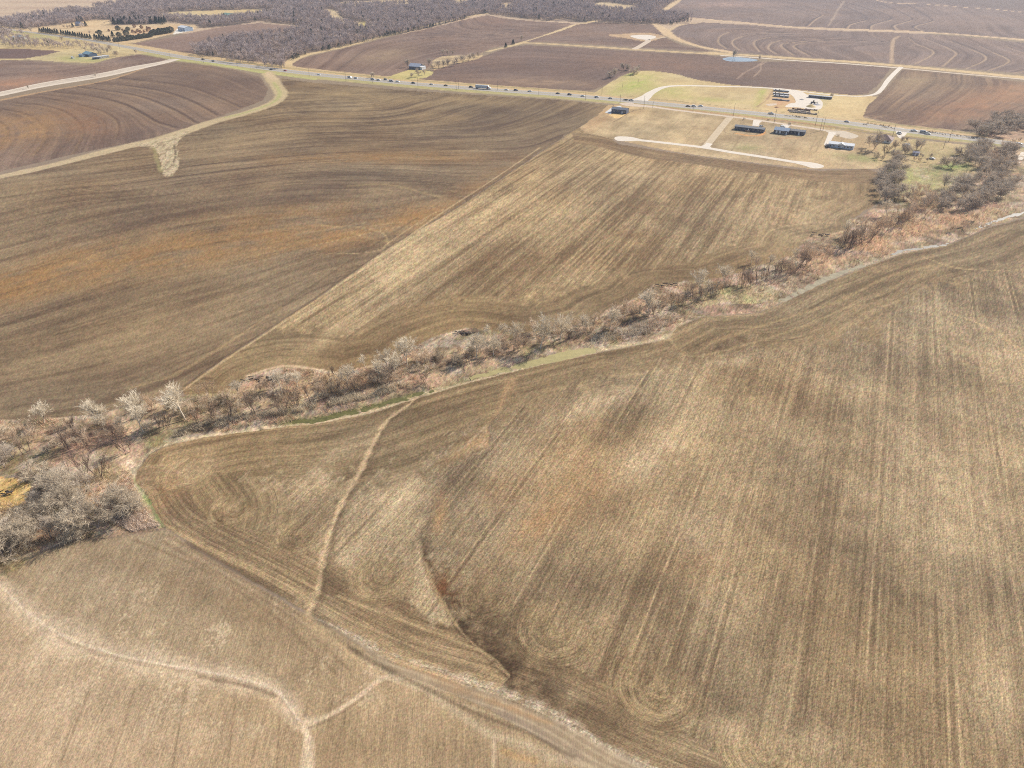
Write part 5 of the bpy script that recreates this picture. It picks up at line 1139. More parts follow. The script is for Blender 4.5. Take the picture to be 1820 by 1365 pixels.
def wood(name, polys, spacing, label, holes=(), evr=.04, hs=(8, 13), seed=1, cat='woodland', keep=-.13):
    r = np.random.default_rng(seed)
    pts = []
    for poly in polys:
        g = np.asarray(poly, float); gx, gy = G(g[:, 0], g[:, 1]); gg = np.stack([gx, gy], 1)
        xs = np.arange(gx.min(), gx.max(), spacing); ys = np.arange(gy.min(), gy.max(), spacing)
        a, b = np.meshgrid(xs, ys); a = a.ravel() + r.normal(0, spacing * .35, a.size); b = b.ravel() + r.normal(0, spacing * .35, b.size)
        m = inpoly(gg, a, b) & (fbm(a / 30, b / 30, 3, 600) > -.13)
        for hpoly in holes:
            hh = smooth(hpoly, 4, closed=True); hx, hy = G(hh[:, 0], hh[:, 1]); m &= ~inpoly(np.stack([hx, hy], 1), a, b)
        pts.append(np.stack([a[m], b[m]], 1))
    p = np.concatenate(pts)
    me = bpy.data.meshes.new(name); me.vertices.add(len(p)); me.vertices.foreach_set('co', np.concatenate([p, np.zeros((len(p), 1))], 1).ravel())
    pick = np.where(r.random(len(p)) < evr, r.integers(6, 8, len(p)), r.integers(0, 6, len(p))).astype(np.int32)
    for nm, ty, arr, key in [('pick', 'INT', pick, 'value'), ('size', 'FLOAT', (r.uniform(hs[0], hs[1], len(p)) / 10).astype(np.float32), 'value'), ('turn', 'FLOAT', r.uniform(0, 6.28, len(p)).astype(np.float32), 'value')]:
        a = me.attributes.new(nm, ty, 'POINT'); a.data.foreach_set(key, arr)
    o = link(name, me); o['kind'] = 'stuff'; o['label'] = label; o['category'] = cat
    ng = bpy.data.node_groups.new(name, 'GeometryNodeTree')
    ng.interface.new_socket('Geometry', in_out='INPUT', socket_type='NodeSocketGeometry'); ng.interface.new_socket('Geometry', in_out='OUTPUT', socket_type='NodeSocketGeometry')
    n = ng.nodes; l = ng.links
    gi = n.new('NodeGroupInput'); go = n.new('NodeGroupOutput')
    ins = n.new('GeometryNodeInstanceOnPoints'); g2i = n.new('GeometryNodeGeometryToInstance')
    for s_ in reversed(SRC):
        oi = n.new('GeometryNodeObjectInfo'); oi.inputs['Object'].default_value = s_; oi.inputs['As Instance'].default_value = True
        l.new(oi.outputs['Geometry'], g2i.inputs[0])
    def att(nm, ty):
        a = n.new('GeometryNodeInputNamedAttribute'); a.data_type = ty; a.inputs['Name'].default_value = nm; return a.outputs['Attribute']
    ins.inputs['Pick Instance'].default_value = True
    cx = n.new('ShaderNodeCombineXYZ'); l.new(att('turn', 'FLOAT'), cx.inputs[2])
    l.new(gi.outputs[0], ins.inputs['Points']); l.new(g2i.outputs[0], ins.inputs['Instance']); l.new(att('pick', 'INT'), ins.inputs['Instance Index']); l.new(cx.outputs[0], ins.inputs['Rotation']); l.new(att('size', 'FLOAT'), ins.inputs['Scale'])
    l.new(ins.outputs[0], go.inputs[0])
    md = o.modifiers.new('scatter', 'NODES'); md.node_group = ng
    print(name, len(p))
    return o
wood('far_woodland', [WOOD], 7.6, 'broad mass of leafless grey woodland beyond the highway', [c for c in CLEAR], .03, (9, 15), 1)
wood('wood_edge', [[(520, 108), (545, 97), (600, 87), (640, 77), (700, 63), (760, 51), (830, 33), (830, 31), (760, 48), (700, 60), (640, 74), (600, 84), (545, 94), (520, 100)]], 6, 'evergreens and bare trees along the wood edge by the terraced field', [], .5, (6, 10), 2, 'woodland')
wood('far_thicket', [[(-80, 60), (20, 60), (30, 66), (50, 70), (80, 76), (110, 78), (150, 80), (180, 86), (178, 90), (120, 86), (60, 85), (20, 86), (-80, 84)], [(-80, 56), (40, 58), (45, 64), (20, 66), (-80, 66)]], 8.5, 'leafless grey trees lining the small farm at upper left', [], .02, (7, 11), 3, 'thicket')
wood('far_hedge', [[(1170, 44), (1190, 47), (1205, 42), (1228, 40), (1230, 34), (1216, 36), (1180, 38)]], 7, 'dark brushy end of the woodland by the tan lane', [], .35, (6, 10), 4, 'thicket')

# ---- thicket of thin leafless brush between the creek trees: one mass
SRC_W = SRC
SRC = []
for q in range(6):
    T, C = bare_tree(300 + q, h=4.5, stems=5, lean=.3, w=1.4, kids=(5, 4), twigs=5, tw=.017, tl=1.3, r0=.045, start=.15, up=.2, spread=.6, twig_lvl=1)
    k = len(C.v); C.v += T.v; C.f += [tuple(a + k for a in f) for f in T.f]; C.m += [1] * len(T.f)
    SRC.append(bpy.data.objects.new('brush_shape', C.mesh('brush_shape', [[TWIG_OLIVE, TWIG_RED, TWIG_PALE][q % 3], [BARK_GREY, BARK_RED, BARK_GREY][q % 3]])))
SRC += SRC[:2]
up_ = [(p[0], p[1] - 17 + max(0, p[0] - 400) * .008) for p in AXIS]; dn_ = [(p[0], p[1] + 16 - max(0, p[0] - 300) * .009) for p in AXIS]
wood('creek_thicket', [up_ + dn_[::-1]], 3.8, 'thicket of thin tan and grey leafless brush along the creek', [], 0, (4, 10), 11, 'brush')
SRC = SRC_W
# ---- dry weeds and brush along the creek
def weeds(name, poly, n, hmin, hmax, cols, label, seed=5, clump=18, keep=-.05, within=None, cat='brush', wd=.05, per=5):
    r = np.random.default_rng(seed)
    g = np.asarray(poly, float); gx, gy = G(g[:, 0], g[:, 1]); gg = np.stack([gx, gy], 1)
    # area-fair in survey space so density follows distance
    uu = r.uniform(g[:, 0].min(), g[:, 0].max(), n * 5); vv = r.uniform(g[:, 1].min(), g[:, 1].max(), n * 5)
    x, y = G(uu, vv)
    m = inpoly(gg, x, y); x = x[m]; y = y[m]
    m = fbm(x / clump, y / clump, 3, seed) > keep; x = x[m][:n]; y = y[m][:n]
    z = creek_z(x, y) - .05
    n = len(x)
    hh = r.uniform(hmin, hmax, n) * (1 + 1.5 * fbm(x / 12, y / 12, 2, seed + 9))
    V_ = np.zeros((n, per, 4, 3)); 
    for q in range(per):
        a = r.uniform(0, 6.28, n); t = r.uniform(.1, .75, n)
        bx = x + r.normal(0, .25, n); by = y + r.normal(0, .25, n)
        px_ = np.cos(a + 1.57) * wd; py_ = np.sin(a + 1.57) * wd
        V_[:, q, 0] = np.stack([bx + px_, by + py_, z], 1); V_[:, q, 1] = np.stack([bx - px_, by - py_, z], 1)
        V_[:, q, 2] = np.stack([bx + np.cos(a) * wd, by + np.sin(a) * wd, z + .05], 1)
        V_[:, q, 3] = np.stack([bx + np.cos(a) * t * hh, by + np.sin(a) * t * hh, z + hh], 1)
    k = np.arange(n * per)[:, None] * 4
    F_ = np.stack([k + np.array([0, 1, 3]), k + np.array([1, 2, 3]), k + np.array([2, 0, 3])], 1).reshape(-1)
    me = mesh_np(name, V_.reshape(-1, 3), F_, np.full(n * per * 3, 3), None, False)
    ci = np.clip(((fbm(x / 14, y / 14, 3, seed + 30) + .35) / .7 * len(cols) + r.normal(0, .6, n)).astype(int), 0, len(cols) - 1)
    c = np.asarray(cols)[ci]; c = np.repeat(c, per * 4, 0)
    a = me.attributes.new('tint', 'FLOAT_COLOR', 'POINT'); a.data.foreach_set('color', np.concatenate([c, np.ones((len(c), 1))], 1).astype(np.float32).ravel())
    me.materials.append(WEED)
    o = link(name, me); o['kind'] = 'stuff'; o['label'] = label; o['category'] = cat
WEED = mat('dry_weeds', (.4, .3, .2), .9, attr='tint')
cN = [(-60, 755), (0, 748), (100, 745), (180, 742), (250, 716), (330, 706), (400, 700), (440, 672), (500, 656), (560, 660), (600, 667), (650, 656), (700, 645), (740, 616), (790, 596), (830, 588), (900, 596), (960, 595), (1050, 575), (1080, 555), (1130, 535), (1160, 510), (1210, 504), (1260, 501), (1310, 490), (1350, 474), (1412, 458), (1430, 430), (1460, 424), (1500, 413), (1510, 395), (1540, 384), (1580, 380), (1650, 370), (1740, 378), (1820, 350)]
cS = [(1820, 368), (1760, 396), (1700, 420), (1600, 444), (1550, 460), (1500, 478), (1450, 497), (1400, 520), (1350, 546), (1250, 553), (1195, 575), (1150, 598), (1050, 614), (1000, 628), (900, 650), (800, 677), (740, 694), (650, 722), (560, 738), (500, 748), (430, 756), (380, 766), (300, 781), (255, 800), (232, 835), (250, 890), (280, 930), (200, 950), (130, 955), (60, 980), (-60, 1020)]
weeds('creek_brush', cN + cS, 30000, .5, 1.6, [alb(170, 150, 120), alb(226, 200, 160), alb(236, 208, 172), alb(236, 192, 164), alb(180, 170, 128), alb(240, 224, 198)], 'dry grass, weeds and brush covering the creek bank')
weeds('pale_brush', [(1050, 612), (1100, 600), (1150, 590), (1195, 574), (1215, 560), (1190, 556), (1150, 572), (1090, 590), (1050, 600)] , 650, 1.0, 2.0, [alb(246, 226, 200), alb(222, 206, 184), alb(248, 236, 214)], 'pale tall dry brush by the creek bend', seed=15, keep=-.2)
weeds('pale_brush', [(200, 890), (225, 870), (250, 900), (285, 935), (235, 945), (205, 930)], 1500, .3, .9, [alb(246, 222, 198), alb(226, 200, 178), alb(248, 236, 216)], 'bleached flattened reeds beside the green strip', seed=16, keep=-.3, clump=6)
weeds('grey_brush', [(300, 776), (360, 760), (430, 748), (500, 738), (560, 728), (640, 712), (730, 690), (730, 680), (640, 700), (560, 715), (480, 728), (400, 742), (320, 762)], 4000, 1.0, 2.6, [alb(206, 190, 164), alb(246, 228, 196), alb(226, 208, 178), alb(180, 164, 142)], 'tangled grey brush along the foot of the creek bank', seed=17, keep=-.1, clump=6)
weeds('verge_weeds', [(1380, 204), (1440, 212), (1500, 217), (1600, 231), (1700, 243), (1760, 250), (1760, 247), (1700, 239), (1600, 226), (1500, 213), (1440, 208)], 1500, .4, 1.3, [alb(140, 96, 70), alb(120, 96, 66), alb(150, 136, 84)], 'rust brown weeds in the ditch north of the highway', seed=18, keep=0, clump=20, wd=.12)
# ================================================================== LOG PILES
LOGM = mat('grey_logs', alb(120, 106, 94), .9, noise=.3, nscale=3); LOGD = mat('dark_logs', alb(72, 62, 56), .9, noise=.3, nscale=3)
def log_pile(u, v, n, L, label, sx=5, sy=2, seed=1):
    r = random.Random(seed); x, y = P(u, v)
    e = empty('log_pile', x, y, 0, 0); tag(e, label, 'log pile', 'brush and log piles along the creek field edge')
    for q in range(n):
        m = MB(); l_ = r.uniform(.5, 1) * L
        m.tube([(-l_ / 2, 0, 0), (0, r.uniform(-.2, .2), .1), (l_ / 2, 0, 0)], [.22, .18, .12], 6)
        if r.random() < .4: m.tube([(l_ * .2, 0, 0), (l_ * .4, .6, .4)], [.1, .05], 4)
        o = link('log', m.mesh('log', LOGD if r.random() < .5 else LOGM), e)
        o.location = (r.gauss(0, sx * .5), r.gauss(0, sy * .5), .2 + r.random() * .7); o.rotation_euler = (0, r.uniform(-.2, .2), r.uniform(-.7, .9))
log_pile(822, 592, 16, 3.2, 'dark log pile at the field bulge above the middle of the creek', 5, 2, 1)
log_pile(465, 676, 18, 3.0, 'long scattered log pile on the bulge left of the creek middle', 7, 2.2, 2)
log_pile(1460, 418, 14, 3.4, 'log pile at the field corner where the creek widens at right', 7, 2, 3)
log_pile(1180, 508, 10, 3.0, 'rust and grey branch pile at the field edge above slim dark trees', 6, 1.5, 4)
log_pile(12, 878, 12, 2.0, 'thin line of dark logs on the golden grass at far left', 5, .6, 5)
# ================================================================== VEHICLES
GLASS = mat('vehicle_glass', (.02, .025, .03), .1, spec=.8); TYRE = mat('tyre_rubber', (.02, .02, .02), .8); RIM = mat('wheel_rim', (.4, .4, .42), .4, metal=.6)
LAMP = mat('headlight_glass', (.7, .7, .68), .2); TAIL = mat('taillight_red', (.35, .02, .02), .3); CHASS = mat('chassis_black', (.03, .03, .03), .7)
PAINT = {'white': (.80, .80, .78), 'silver': (.45, .46, .48), 'dark grey': (.06, .062, .07), 'black': (.018, .018, .02), 'red': (.35, .03, .025), 'dark blue': (.02, .03, .07), 'brown': (.16, .09, .06), 'grey': (.2, .21, .22)}
PM = {k: mat('paint_' + k.replace(' ', '_'), c, .35, spec=.6) for k, c in PAINT.items()}
MC = {}
def cached(key, fn):
    if key not in MC: MC[key] = fn()
    return MC[key]
def wheel_me(r=.34, w=.24):
    def f():
        m = MB(); m.tube([(0, -w / 2, 0), (0, w / 2, 0)], r, 12); return m.mesh('wheel', TYRE, True)
    return cached(('w', r, w), f)
def rim_me(r=.2, w=.26):
    def f():
        m = MB(); m.tube([(0, -w / 2, 0), (0, w / 2, 0)], r, 8); return m.mesh('rim', RIM)
    return cached(('r', r, w), f)
def wheels(e, xs, hw, r=.34, w=.24):
    for x in xs:
        for s in (-1, 1):
            o = link('wheel', wheel_me(r, w), e); o.location = (x, s * (hw - w / 2), r)
            q = link('rim', rim_me(r * .55, w + .02), o)
SHAPES = {
    'car': dict(L=4.7, W=1.85, body=[(-2.35, .35), (-2.35, .85), (-2.2, .98), (-1.3, 1.02), (1.0, .98), (2.1, .82), (2.35, .62), (2.35, .35)], cab=[(-1.75, .98), (-1.15, 1.42), (.25, 1.45), (1.05, .98)], wx=(-1.4, 1.4)),
    'suv': dict(L=4.9, W=1.95, body=[(-2.45, .4), (-2.45, 1.0), (-2.35, 1.12), (1.1, 1.1), (2.3, .95), (2.45, .75), (2.45, .4)], cab=[(-2.35, 1.1), (-2.1, 1.75), (.35, 1.78), (1.15, 1.1)], wx=(-1.5, 1.5)),
    'pickup': dict(L=5.8, W=2.0, body=[(-2.9, .5), (-2.9, 1.08), (-.85, 1.08), (-.8, 1.15), (1.4, 1.15), (2.7, 1.05), (2.9, .85), (2.9, .5)], cab=[(-.85, 1.12), (-.7, 1.86), (.75, 1.88), (1.45, 1.12)], wx=(-1.9, 1.85)),
    'van': dict(L=5.9, W=2.05, body=[(-2.95, .4), (-2.95, 1.3), (1.9, 1.25), (2.8, 1.05), (2.95, .8), (2.95, .4)], cab=[(-2.95, 1.28), (-2.9, 2.3), (1.2, 2.32), (2.0, 1.25)], wx=(-1.9, 1.9)),
}
VEH = []
def road_dir(u):
    k = max(j for j in range(len(HW)) if HW[j][0] <= u); a = P(*HW[k]); b = P(*HW[min(k + 1, len(HW) - 1)])
    return math.atan2(b[1] - a[1], b[0] - a[0])
def vehicle(kind, color, u, v, flip=False, rz=None, z=.05, extra=None):
    x, y = P(u, v)
    a = (road_dir(u) if rz is None else rz) + (math.pi if flip else 0)
    sh = SHAPES[kind]; W2 = sh['W'] / 2
    e = empty({'car': 'car', 'suv': 'suv', 'pickup': 'pickup_truck', 'van': 'van'}[kind], x, y, z, a, 1.0)
    def body():
        m = MB(); m.prism(sh['body'], -W2, W2)
        c = sh['cab']; t = .84
        # roof and pillars
        n = len(c)
        top = [c[1], c[2]]
        m.prism([(c[1][0] - .02, c[1][1] - .07), (c[1][0] + .02, c[1][1] + .01), (c[2][0] - .02, c[2][1] + .01), (c[2][0] + .02, c[2][1] - .07)], -W2 * t, W2 * t)
        if kind == 'pickup':
            m.box(-2.88, -.9, -W2, -W2 + .1, 1.07, 1.3); m.box(-2.88, -.9, W2 - .1, W2, 1.07, 1.3); m.box(-2.9, -2.8, -W2, W2, 1.07, 1.3)
        if kind == 'van':
            m.box(-2.94, .3, -W2 * .93, W2 * .93, 1.29, 2.28)
        return m.mesh('body', PM[color])
    def glass():
        m = MB(); c = sh['cab']; k = len(m.v); W3 = W2 * .84
        lo = [(c[0][0] + .03, -W2 * .95, c[0][1]), (c[3][0], -W2 * .95, c[3][1]), (c[3][0], W2 * .95, c[3][1]), (c[0][0] + .03, W2 * .95, c[0][1])]
        hi = [(c[1][0], -W3 * .99, c[1][1] - .05), (c[2][0], -W3 * .99, c[2][1] - .05), (c[2][0], W3 * .99, c[2][1] - .05), (c[1][0], W3 * .99, c[1][1] - .05)]
        m.v += lo + hi
        for f in [(0, 1, 5, 4), (1, 2, 6, 5), (2, 3, 7, 6), (3, 0, 4, 7)]: m.f.append(f); m.m.append(0)
        return m.mesh('window', GLASS)
    link('body', cached((kind, color), body), e); link('window', cached((kind, 'g'), glass), e)
    wheels(e, sh['wx'], W2 + .03)
    L2 = sh['L'] / 2
    for nm, mt, xx in (('headlight', LAMP, L2), ('taillight', TAIL, -L2)):
        def lm():
            m = MB(); m.box(xx - .03, xx + .03, -.18, .18, -.08, .08); return m.mesh(nm, mt)
        for s in (-1, 1):
            o = link(nm, cached((nm, kind), lm), e); o.location = (0, s * (W2 - .3), .72)
    VEH.append([e, kind, color, u, v])
    return e
HV = [('suv', 'black', 361, 106.3), ('car', 'dark grey', 379, 109.4), ('car', 'black', 482, 124.2), ('car', 'red', 507, 126.3), ('car', 'white', 567, 133.2), ('van', 'silver', 622, 138.8), ('suv', 'white', 633, 139.8), ('van', 'silver', 663, 142.2), ('suv', 'white', 673, 143), ('suv', 'dark grey', 685.5, 142.2), ('van', 'silver', 696, 145.2), ('suv', 'white', 707, 146),
      ('suv', 'black', 735, 148.4), ('car', 'white', 767, 150.6), ('car', 'black', 792.5, 152.7), ('suv', 'black', 837.5, 155.7), ('car', 'white', 900, 160.3), ('suv', 'dark blue', 917, 161.3), ('car', 'white', 942, 163), ('car', 'dark blue', 991.5, 166.8), ('suv', 'dark blue', 1012.5, 169), ('car', 'white', 1036, 171.4), ('suv', 'white', 1061, 173.6), ('car', 'silver', 1085, 175.6), ('pickup', 'silver', 1122, 179.3),
      ('car', 'brown', 1223, 189.6), ('suv', 'white', 1233.5, 189.8), ('car', 'white', 1245.5, 189), ('pickup', 'silver', 1370.5, 203), ('car', 'silver', 1505, 217), ('pickup', 'white', 1624, 233.5), ('van', 'silver', 1641, 236.3), ('suv', 'white', 1648.5, 238.5), ('car', 'white', 1811, 256.5)]
for k, c, u, v in HV: vehicle(k, c, u, v)
VEH.sort(key=lambda t: t[3])
NMV = {'car': 'car', 'suv': 'sport utility vehicle', 'pickup': 'pickup truck', 'van': 'van'}
for q, (e, k, c, u, v) in enumerate(VEH):
    tag(e, '%s %s on the highway, %s vehicle counting from the left' % (c, NMV[k], nth(q)), {'suv': 'car', 'pickup': 'truck'}.get(k, k), 'vehicles driving along the highway')
# flat trailer behind a pickup, lorry
def trailer(u, v, label, colr='dark grey', L=5.0):
    x, y = P(u, v); e = empty('flat_trailer', x, y, .05, road_dir(u)); tag(e, label, 'trailer')
    m = MB(); m.box(-L / 2, L / 2, -1, 1, .6, .72); link('deck', m.mesh('deck', PM[colr]), e)
    m = MB(); m.box(L / 2, L / 2 + 1.4, -.05, .05, .55, .65); link('drawbar', m.mesh('drawbar', CHASS), e)
    m = MB(); m.box(-L / 2, L / 2, -1, -.95, .72, 1.0); m.box(-L / 2, L / 2, .95, 1, .72, 1.0); link('side_rail', m.mesh('side_rail', CHASS), e)
    wheels(e, (-.4, .4), 1.1, .33, .2)
trailer(1112, 178.3, 'low dark trailer towed by the silver pickup near the white drive')
def lorry():
    x, y = P(859, 158); e = empty('semi_truck', x, y, .05, road_dir(859)); tag(e, 'long semi truck with silver box trailer and white and red cab', 'truck')
    silver = mat('trailer_silver', (.55, .57, .6), .45, noise=.06, nscale=1)
    m = MB(); m.box(-9.5, 5.2, -1.3, 1.3, 1.15, 4.0); t = link('trailer_box', m.mesh('trailer_box', silver), e)
    for k in range(14):
        m = MB(); m.box(-9.3 + k * 1.05, -9.2 + k * 1.05, -1.33, 1.33, 1.2, 3.95); link('rib', m.mesh('rib', silver), t)
    m = MB(); m.box(-9.4, 8.6, -.5, .5, .75, 1.1); link('chassis', m.mesh('chassis', CHASS), e)
    m = MB(); m.prism([(5.6, .6), (5.6, 3.7), (6.2, 3.95), (7.3, 2.9), (7.5, 2.2), (9.4, 1.9), (9.6, 1.5), (9.6, .6)], -1.2, 1.2); link('cab', m.mesh('cab', PM['white']), e)
    m = MB(); m.box(5.58, 6.4, -1.23, 1.23, 1.0, 3.2); link('sleeper', m.mesh('sleeper', PM['red']), e)
    m = MB(); m.quad((7.33, -1.05, 2.85), (7.53, -1.05, 2.2), (7.53, 1.05, 2.2), (7.33, 1.05, 2.85)); m.box(6.6, 7.3, -1.22, 1.22, 2.2, 2.8); link('window', m.mesh('window', GLASS), e)
    wheels(e, (-8.3, -7.1, 5.0, 6.2, 8.9), 1.28, .5, .35)
    for s in (-1, 1):
        m = MB(); m.box(9.58, 9.64, s * .9 - .15, s * .9 + .15, 1.0, 1.3); link('headlight', m.mesh('headlight', LAMP), e)
lorry()
# ================================================================== BUILDINGS
WINM = mat('window_glass', (.03, .04, .05), .12, spec=.7); TRIM = mat('white_trim', (.78, .78, .76), .6)
def building(name, u, v, L, W, wh, rh, wallc, roofc, label, cat, rz=None, wins=(), doors=(), hip=False, over=.35, porch=None, ribs=0, garage=(), vents=0):
    """u,v is the middle of the camera-facing long wall at ground level; local -Y faces the camera"""
    a = road_dir(min(max(u, 50), 1800)) if rz is None else rz
    x, y = P(u, v); x += -math.sin(a) * W / 2; y += math.cos(a) * W / 2
    e = empty(name, x, y, 0, a); tag(e, label, cat)
    wm = mat('wall_' + name, wallc, .8, noise=.08, nscale=1.5); rm = mat('roof_' + name, roofc, .75, noise=.1, nscale=1.2)
    m = MB(); x0, x1, y0, y1 = -L / 2, L / 2, -W / 2, W / 2
    m.quad((x0, y0, 0), (x1, y0, 0), (x1, y0, wh), (x0, y0, wh)); m.quad((x1, y1, 0), (x0, y1, 0), (x0, y1, wh), (x1, y1, wh))
    if hip or rh < .05:
        m.quad((x1, y0, 0), (x1, y1, 0), (x1, y1, wh), (x1, y0, wh)); m.quad((x0, y1, 0), (x0, y0, 0), (x0, y0, wh), (x0, y1, wh))
    else:
        m.poly([(x1, y0, 0), (x1, y1, 0), (x1, y1, wh), (x1, 0, wh + rh), (x1, y0, wh)]); m.poly([(x0, y1, 0), (x0, y0, 0), (x0, y0, wh), (x0, 0, wh + rh), (x0, y1, wh)])
    wall = link('wall', m.mesh('wall', wm), e)
    m = MB(); o = over; t = .14
    sl = rh / (W / 2); zb = wh - o * sl
    if hip:
        hx = W / 2
        A = [(x0 - o, y0 - o, zb), (x1 + o, y0 - o, zb), (x1 + o, y1 + o, zb), (x0 - o, y1 + o, zb)]; Rr = [(x0 + hx, 0, wh + rh), (x1 - hx, 0, wh + rh)] if L > W * 1.05 else [(0, 0, wh + rh), (0, 0, wh + rh)]
        up = lambda p: (p[0], p[1], p[2] + t)
        m.poly([up(A[0]), up(A[1]), up(Rr[1]), up(Rr[0])]); m.poly([up(A[2]), up(A[3]), up(Rr[0]), up(Rr[1])]); m.poly([up(A[1]), up(A[2]), up(Rr[1])]); m.poly([up(A[3]), up(A[0]), up(Rr[0])])
        for q in range(4): m.quad(A[q], A[(q + 1) % 4], up(A[(q + 1) % 4]), up(A[q]))
        m.quad(A[3], A[2], A[1], A[0])
    else:
        m.prism([(0, 0)] * 0 + [], 0, 0) if False else None
        for s in (-1, 1):
            ye = s * (W / 2 + o)
            P1 = [(x0 - o, ye, zb), (x1 + o, ye, zb), (x1 + o, 0, wh + rh), (x0 - o, 0, wh + rh)]
            T1 = [(p[0], p[1], p[2] + t) for p in P1]
            m.quad(*T1) if s < 0 else m.quad(*reversed(T1))
            m.quad(*reversed(P1)) if s < 0 else m.quad(*P1)
            m.quad(P1[0], P1[1], T1[1], T1[0]); m.quad(P1[1], P1[2], T1[2], T1[1]); m.quad(P1[3], P1[0], T1[0], T1[3])
    roof = link('roof', m.mesh('roof', rm), e)
    for q in range(ribs):
        xx = x0 + L * (q + .5) / ribs
        m = MB(); m.poly([(xx - .05, y0 - o, zb + t + .01), (xx + .05, y0 - o, zb + t + .01), (xx + .05, 0, wh + rh + t + .06), (xx - .05, 0, wh + rh + t + .06)]); m.poly([(xx - .05, y0 - o, zb + t + .06), (xx + .05, y0 - o, zb + t + .06), (xx + .05, 0, wh + rh + t + .11), (xx - .05, 0, wh + rh + t + .11)])
        link('roof_seam', m.mesh('roof_seam', rm), roof)
    for q in range(vents):
        m = MB(); xx = x0 + L * (q + 1) / (vents + 1); m.tube([(xx, W * .2, wh + rh * .5), (xx, W * .2, wh + rh + .5)], .12, 6); link('vent_pipe', m.mesh('vent_pipe', TRIM), roof)
    for wx_ in wins:
        wx, ww, wz, hh = wx_ if hasattr(wx_, '__len__') else (wx_, 1.1, 1.1, 1.1)
        m = MB(); f = .09; m.box(wx - ww / 2 - f, wx + ww / 2 + f, y0 - .06, y0 + .02, wz - f, wz); m.box(wx - ww / 2 - f, wx + ww / 2 + f, y0 - .06, y0 + .02, wz + hh, wz + hh + f); m.box(wx - ww / 2 - f, wx - ww / 2, y0 - .06, y0 + .02, wz, wz + hh); m.box(wx + ww / 2, wx + ww / 2 + f, y0 - .06, y0 + .02, wz, wz + hh)
        fr = link('window', m.mesh('window', TRIM), e)
        m = MB(); m.box(wx - ww / 2, wx + ww / 2, y0 - .03, y0 + .01, wz, wz + hh); link('pane', m.mesh('pane', WINM), fr)
    for dx in doors:
        m = MB(); m.box(dx - .5, dx + .5, y0 - .05, y0 + .02, .3, 2.3); link('door', m.mesh('door', TRIM), e)
        m = MB(); m.box(dx - .9, dx + .9, y0 - 1.3, y0 - .06, 0, .3); m.box(dx - .7, dx + .7, y0 - 1.7, y0 - 1.3, 0, .15); link('steps', m.mesh('steps', CONC), e)
    for gx, gw, gh in garage:
        m = MB()
        for k in range(5): m.box(gx - gw / 2, gx + gw / 2, y0 - .05, y0 + .02, .05 + k * gh / 5, gh * (k + 1) / 5 - .02)
        link('garage_door', m.mesh('garage_door', TRIM), e)
    return e
SLATE = (.13, .14, .16); DKROOF = (.16, .165, .175)
B = building('metal_barn_house', 1099.5, 201.5, 15.5, 8.5, 3.6, 1.3, (.10, .12, .17), (.17, .19, .23), 'metal building with slate blue roof and shade-darkened walls on a white concrete pad by the field corner', 'building', ribs=16, wins=[(-5, 1, 1.3, 1), (-1, 1, 1.3, 1), (5.6, 1, 1.3, 1)], doors=[3.4])  # wall colour includes the shade on the camera-facing front
B = building('mobile_home', 1330.5, 233.5, 26, 7.5, 3.0, .9, (.07, .08, .11), (.20, .205, .215), 'long mobile home with shade-darkened walls and grey roof on orange dirt beside the lane', 'house', wins=[-11, -8, -4, 4, 8, 11], doors=[-.5], vents=4)  # walls coloured dark for the shadow side towards the camera
m = MB(); m.box(-2.6, 1.6, -7.2, -4.0, .5, .62); 
for sx in (-2.5, -.5, 1.5): m.box(sx - .06, sx + .06, -7.15, -7.03, 0, 1.5)
m.box(-2.6, 1.6, -7.15, -7.05, 1.4, 1.5); link('porch', m.mesh('porch', mat('deck_wood', (.45, .26, .12), .8, noise=.2, nscale=3)), B)
B = building('mobile_home', 1412, 239.2, 16.5, 7, 3.0, .9, (.055, .065, .095), (.19, .195, .205), 'mobile home with shade-darkened walls and slate roof right of the blue-roofed house', 'house', wins=[-6, -3, 0, 6.5], doors=[3.5], vents=5)  # dark wall colour stands in for shade on the near side
B = building('farmhouse', 1387.5, 238.5, 12.5, 8.5, 3.2, 1.8, (.055, .065, .095), (.36, .43, .52), 'dark house with pale blue roof and bright white shuttered windows', 'house', wins=[(-4.6, 1.6, .9, 1.6), (-2.2, 1.6, .9, 1.6), (.6, 1.6, .9, 1.6), (2.4, 1.2, .9, 1.6)], doors=[4.6])
for k in range(2):
    m = MB(); m.box(-4.6 + k * 2.9, -3.2 + k * 2.9, -4.42, -4.33, .5, 2.8); link('shutter', m.mesh('shutter', TRIM), B)
m = MB(); m.box(-6.4, -3.0, 4.6, 8.0, 0, 2.4); m.prism([(-6.6, 2.4), (-4.7, 3.4), (-2.8, 2.4)], 4.4, 8.2); link('annex', m.mesh('annex', TRIM), B)
B = building('mobile_home', 1493.5, 264, 19.5, 8.5, 3.0, 1.1, (.50, .55, .62), (.80, .80, .78), 'white mobile home with a bright white roof at the right end of the lane', 'house', wins=[-8, -5.5, -1.5, 3, 5.5, 8], doors=[.8], vents=0)  # white walls tinted blue-grey: bluish shade put into their colour
m = MB(); m.prism([(-3.2, 3.0), (0, 4.6), (3.2, 3.0)], -5.0, 0); link('dormer', m.mesh('dormer', mat('roof_dormer', (.8, .8, .78), .7)), B)
m = MB(); m.box(-12.3, -9.9, -4, 4, .5, .62); 
for yy in (-3.9, 0, 3.9): m.box(-12.3, -12.2, yy - .06, yy + .06, 0, 1.5)
m.box(-12.3, -12.2, -3.9, 3.9, 1.4, 1.5); link('deck', m.mesh('deck', mat('deck_dark', (.12, .1, .12), .8)), B)
m = MB(); m.box(-1.6, 1.6, -5.6, -4.35, .3, .5); link('porch', m.mesh('porch', CHASS), B)
